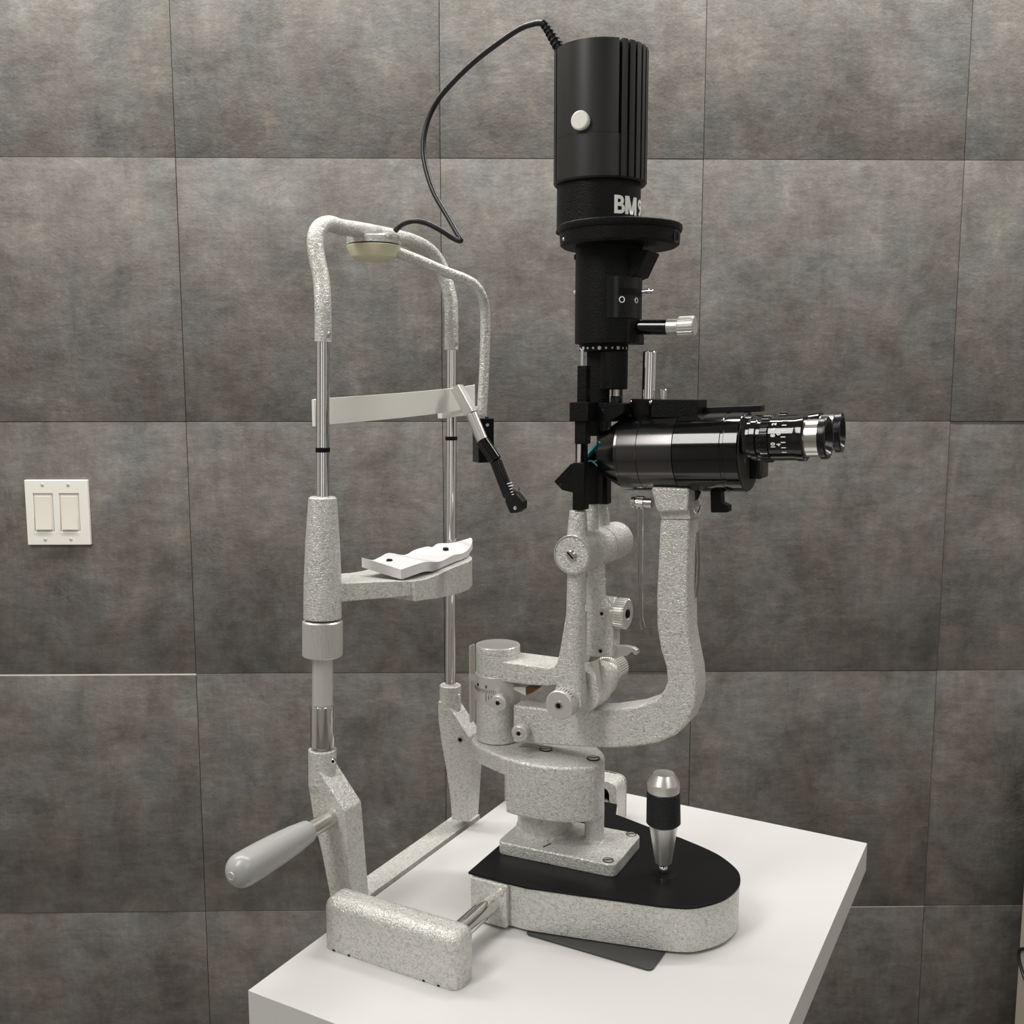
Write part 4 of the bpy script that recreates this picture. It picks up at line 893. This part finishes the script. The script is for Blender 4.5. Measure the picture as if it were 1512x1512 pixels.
# lamp ring with name, housing
LR = V((0.1891, 0.277, 0.6645)); lz = [0.6383, 0.6835]
b = B().lathe((LR.x, VM, lz[0]), (0, 0, 1), [(0, 0), (0, 0.0386), (0.002, 0.0384), (0.0030, 0.0379), (lz[1] - lz[0], 0.0377), (lz[1] - lz[0], 0)], 80); lr = part('lamp_ring', b, CRINK, sl)
fe = to_eye(V(LR.x, VM, 0.5)); b = B()
ztx = 0.6497
def letter(ch, a, width, h=0.0155):
    if ch == 'M':
        st_ = 0.24; k = 0.30
        polys = [[(0, 0), (st_, 0), (st_, 1), (0, 1)], [(1 - st_, 0), (1, 0), (1, 1), (1 - st_, 1)],
                 [(0, 1), (k, 1), (0.5 + 0.10, 0.0), (0.5 - 0.10, 0.0)], [(1 - k, 1), (1, 1), (0.5 + 0.10, 0.0), (0.5 - 0.10, 0.0)]]
        me = bpy.data.meshes.new('m'); t = bmesh.new()
        for q in polys: t.faces.new([t.verts.new((x * width, y * h, 0)) for x, y in q])
        t.to_mesh(me); t.free()
    else:
        me = text_polys(ch, 0.0212, 0.00055)
        ys = [v.co.y for v in me.vertices]; xs = [v.co.x for v in me.vertices]
        x0_, x1_, y0_, y1_ = min(xs), max(xs), min(ys), max(ys)
        for v in me.vertices: v.co = ((v.co.x - x0_) / (x1_ - x0_) * width, (v.co.y - y0_) / (y1_ - y0_) * h, 0)
    text_on_cyl(b, None, h, (LR.x, VM, 0), (0, 0, 1), 0.0380, fe, R(a), ztx, mesh=me)
for ch, a, w_ in (('B', 21.0, 0.0106), ('M', 37.5, 0.0154), ('9', 65.5, 0.0106), ('0', 84.0, 0.0106), ('0', 102.5, 0.0106)): letter(ch, a, w_)
part('lettering', b, WHITE, lr, 'white letters on the lamp ring')
HC = V((0.1902, 0.277, 0.7407)); hz = [0.6792, 0.7949, 0.7162]
Rl = 0.0418
def housing_loop(deep):
    fe = to_eye(HC); out = []
    slots = [23.5 + 11.4 * k for k in range(12)]
    slots2 = [-69 - 11.4 * k for k in range(3)]
    for k in range(720):
        a = -180 + k * 0.5
        r_ = Rl
        for s in slots + slots2:
            if abs(a - s) < 1.6: r_ = Rl - deep
        if a > 22 and a < 150 or a < -68 and a > -104: r_ += 0.0
        p, n = around((HC.x, VM, 0), (0, 0, 1), fe, R(a), r_)
        out.append((p.x, p.y))
    return out
b = B(); b.prism('z', housing_loop(0.0022), hz[0] + 0.0015, hz[2] + 0.0004)
b.prism('z', housing_loop(0.0070), hz[2], hz[1] - 0.0012)
b.lathe((HC.x, VM, hz[0]), (0, 0, 1), [(0, 0), (0, Rl - 0.0012), (0.0015, Rl - 0.0002), (0.0016, 0)], 64)
b.lathe((HC.x, VM, hz[1] - 0.0016), (0, 0, 1), [(0, 0), (0.0, Rl - 0.008), (0.0014, Rl - 0.0085), (0.0022, Rl - 0.010), (0.0022, 0)], 64)
lh = part('lamp_housing', b, LAMPB, sl, 'tall ribbed black lamp housing', sharp=40)
p, n = around((HC.x, VM, 0.7262), (0, 0, 1), to_eye(HC), R(-23), Rl)
b = B().lathe(p, n, [(-0.002, 0.0078), (0.0030, 0.0078), (0.0036, 0.0082), (0.0042, 0.0080), (0.0050, 0.0070), (0.0050, 0)], 36); part('lamp_button', b, PLASTW, lh, 'round white button')

# ------------------------------------------------------------------ power cord
cd = root('power_cord', (0.06, 0.27, 0.62), 'black power cord looping from the lamp top down to the headrest hoop', 'cord')
cp = [(0.1301, 0.281, 0.83), (0.1207, 0.283, 0.8318), (0.1025, 0.288, 0.8318), (0.0757, 0.293, 0.8242), (0.0464, 0.298, 0.8132), (0.0189, 0.302, 0.7985), (-0.0008, 0.304, 0.7836), (-0.0118, 0.303, 0.7651), (-0.015, 0.3, 0.7431), (-0.0101, 0.296, 0.7207), (0.0026, 0.291, 0.6936), (0.02, 0.286, 0.6705), (0.0341, 0.282, 0.6519), (0.0408, 0.28, 0.6434), (0.0398, 0.279, 0.6418), (0.0333, 0.277, 0.6449), (0.0224, 0.272, 0.6524), (0.0093, 0.268, 0.6593), (-0.0024, 0.264, 0.6619), (-0.0146, 0.263, 0.6601), (-0.0205, 0.262, 0.6565), (-0.0242, 0.262, 0.6535)]
b = B().tube(spline(cp, 6), 0.0027, 14); part('cable', b, RUBB, cd)
sr = [(0.1519, 0.279, 0.799), (0.1478, 0.279, 0.8049), (0.1423, 0.279, 0.8133), (0.1367, 0.279, 0.8218), (0.1312, 0.279, 0.8292)]
P5 = spline(sr, 9); rr_ = []
for i in range(len(P5)):
    s = i / (len(P5) - 1); rr_.append((0.0062 - 0.0024 * s) * (0.86 if (i % 4) in (2, 3) and 4 < i < 32 else 1.0))
b = B().tube(P5, rr_, 18); part('strain_relief', b, MATB, cd, 'ribbed black strain relief')

# ================================================================== LIGHT
def area(name, loc, sx, sy, power, col=(1, 0.95, 0.88), rot=(0, 0, 0)):
    L = bpy.data.lights.new(name, 'AREA'); L.shape = 'RECTANGLE'; L.size = sx; L.size_y = sy; L.energy = power; L.color = col
    o = bpy.data.objects.new(name, L); link(o); o.location = loc; o.rotation_euler = rot; return o
area('ceiling_panel', (0.15, 1.38, 2.48), 3.6, 0.14, 70, (1, 0.975, 0.94))
area('ceiling_panel', (-1.2, -0.2, 2.48), 1.6, 0.42, 43, (1, 0.975, 0.94), (0, 0, R(45)))
area('ceiling_panel', (1.3, -0.6, 2.48), 0.5, 1.4, 16, (1, 0.975, 0.94))
for n_, x_ in ((1, -0.75), (2, 1.25)):
    area('window_light', (x_, -2.33, 1.55), 0.45, 1.5, 7, (0.95, 0.98, 1.0), (PI / 2, 0, PI))  # unseen light added for bright streaks on the chrome and some frontal fill
    b = B(); t_ = bmesh.new()
    for (a, c) in (((x_ - 0.29, 0.74), (x_ - 0.24, 2.36)), ((x_ + 0.24, 0.74), (x_ + 0.29, 2.36)), ((x_ - 0.24, 0.74), (x_ + 0.24, 0.79)), ((x_ - 0.24, 2.31), (x_ + 0.24, 2.36))):
        b.box((a[0], -2.379, a[1]), (c[0], -2.345, c[1]), 0.003)
    t_.free()
    solo('window_%d' % n_, b, CEILM, (x_, -2.379, 0.74), None, None, ROOM, 'structure')  # made-up frame round the added light, behind the camera
w = bpy.data.worlds.new('world'); SC.world = w; w.use_nodes = True
w.node_tree.nodes['Background'].inputs[0].default_value = (0.9, 0.93, 1.0, 1); w.node_tree.nodes['Background'].inputs[1].default_value = 0.05

# ================================================================== CAMERA
cam = bpy.data.cameras.new('camera'); co = bpy.data.objects.new('camera', cam); link(co)
co.location = (0, 0, 1.25)
co.rotation_euler = (PI / 2 - math.atan(185 / 1480), 0, 0)
cam.sensor_width = 36; cam.lens = 36 * 1480 / 1512; cam.clip_start = 0.02
SC.camera = co
SC.view_settings.view_transform = 'Standard'; SC.view_settings.look = 'None'
SC.view_settings.gamma = 1; SC.view_settings.exposure = -0.36
SC.cycles.max_bounces = 8
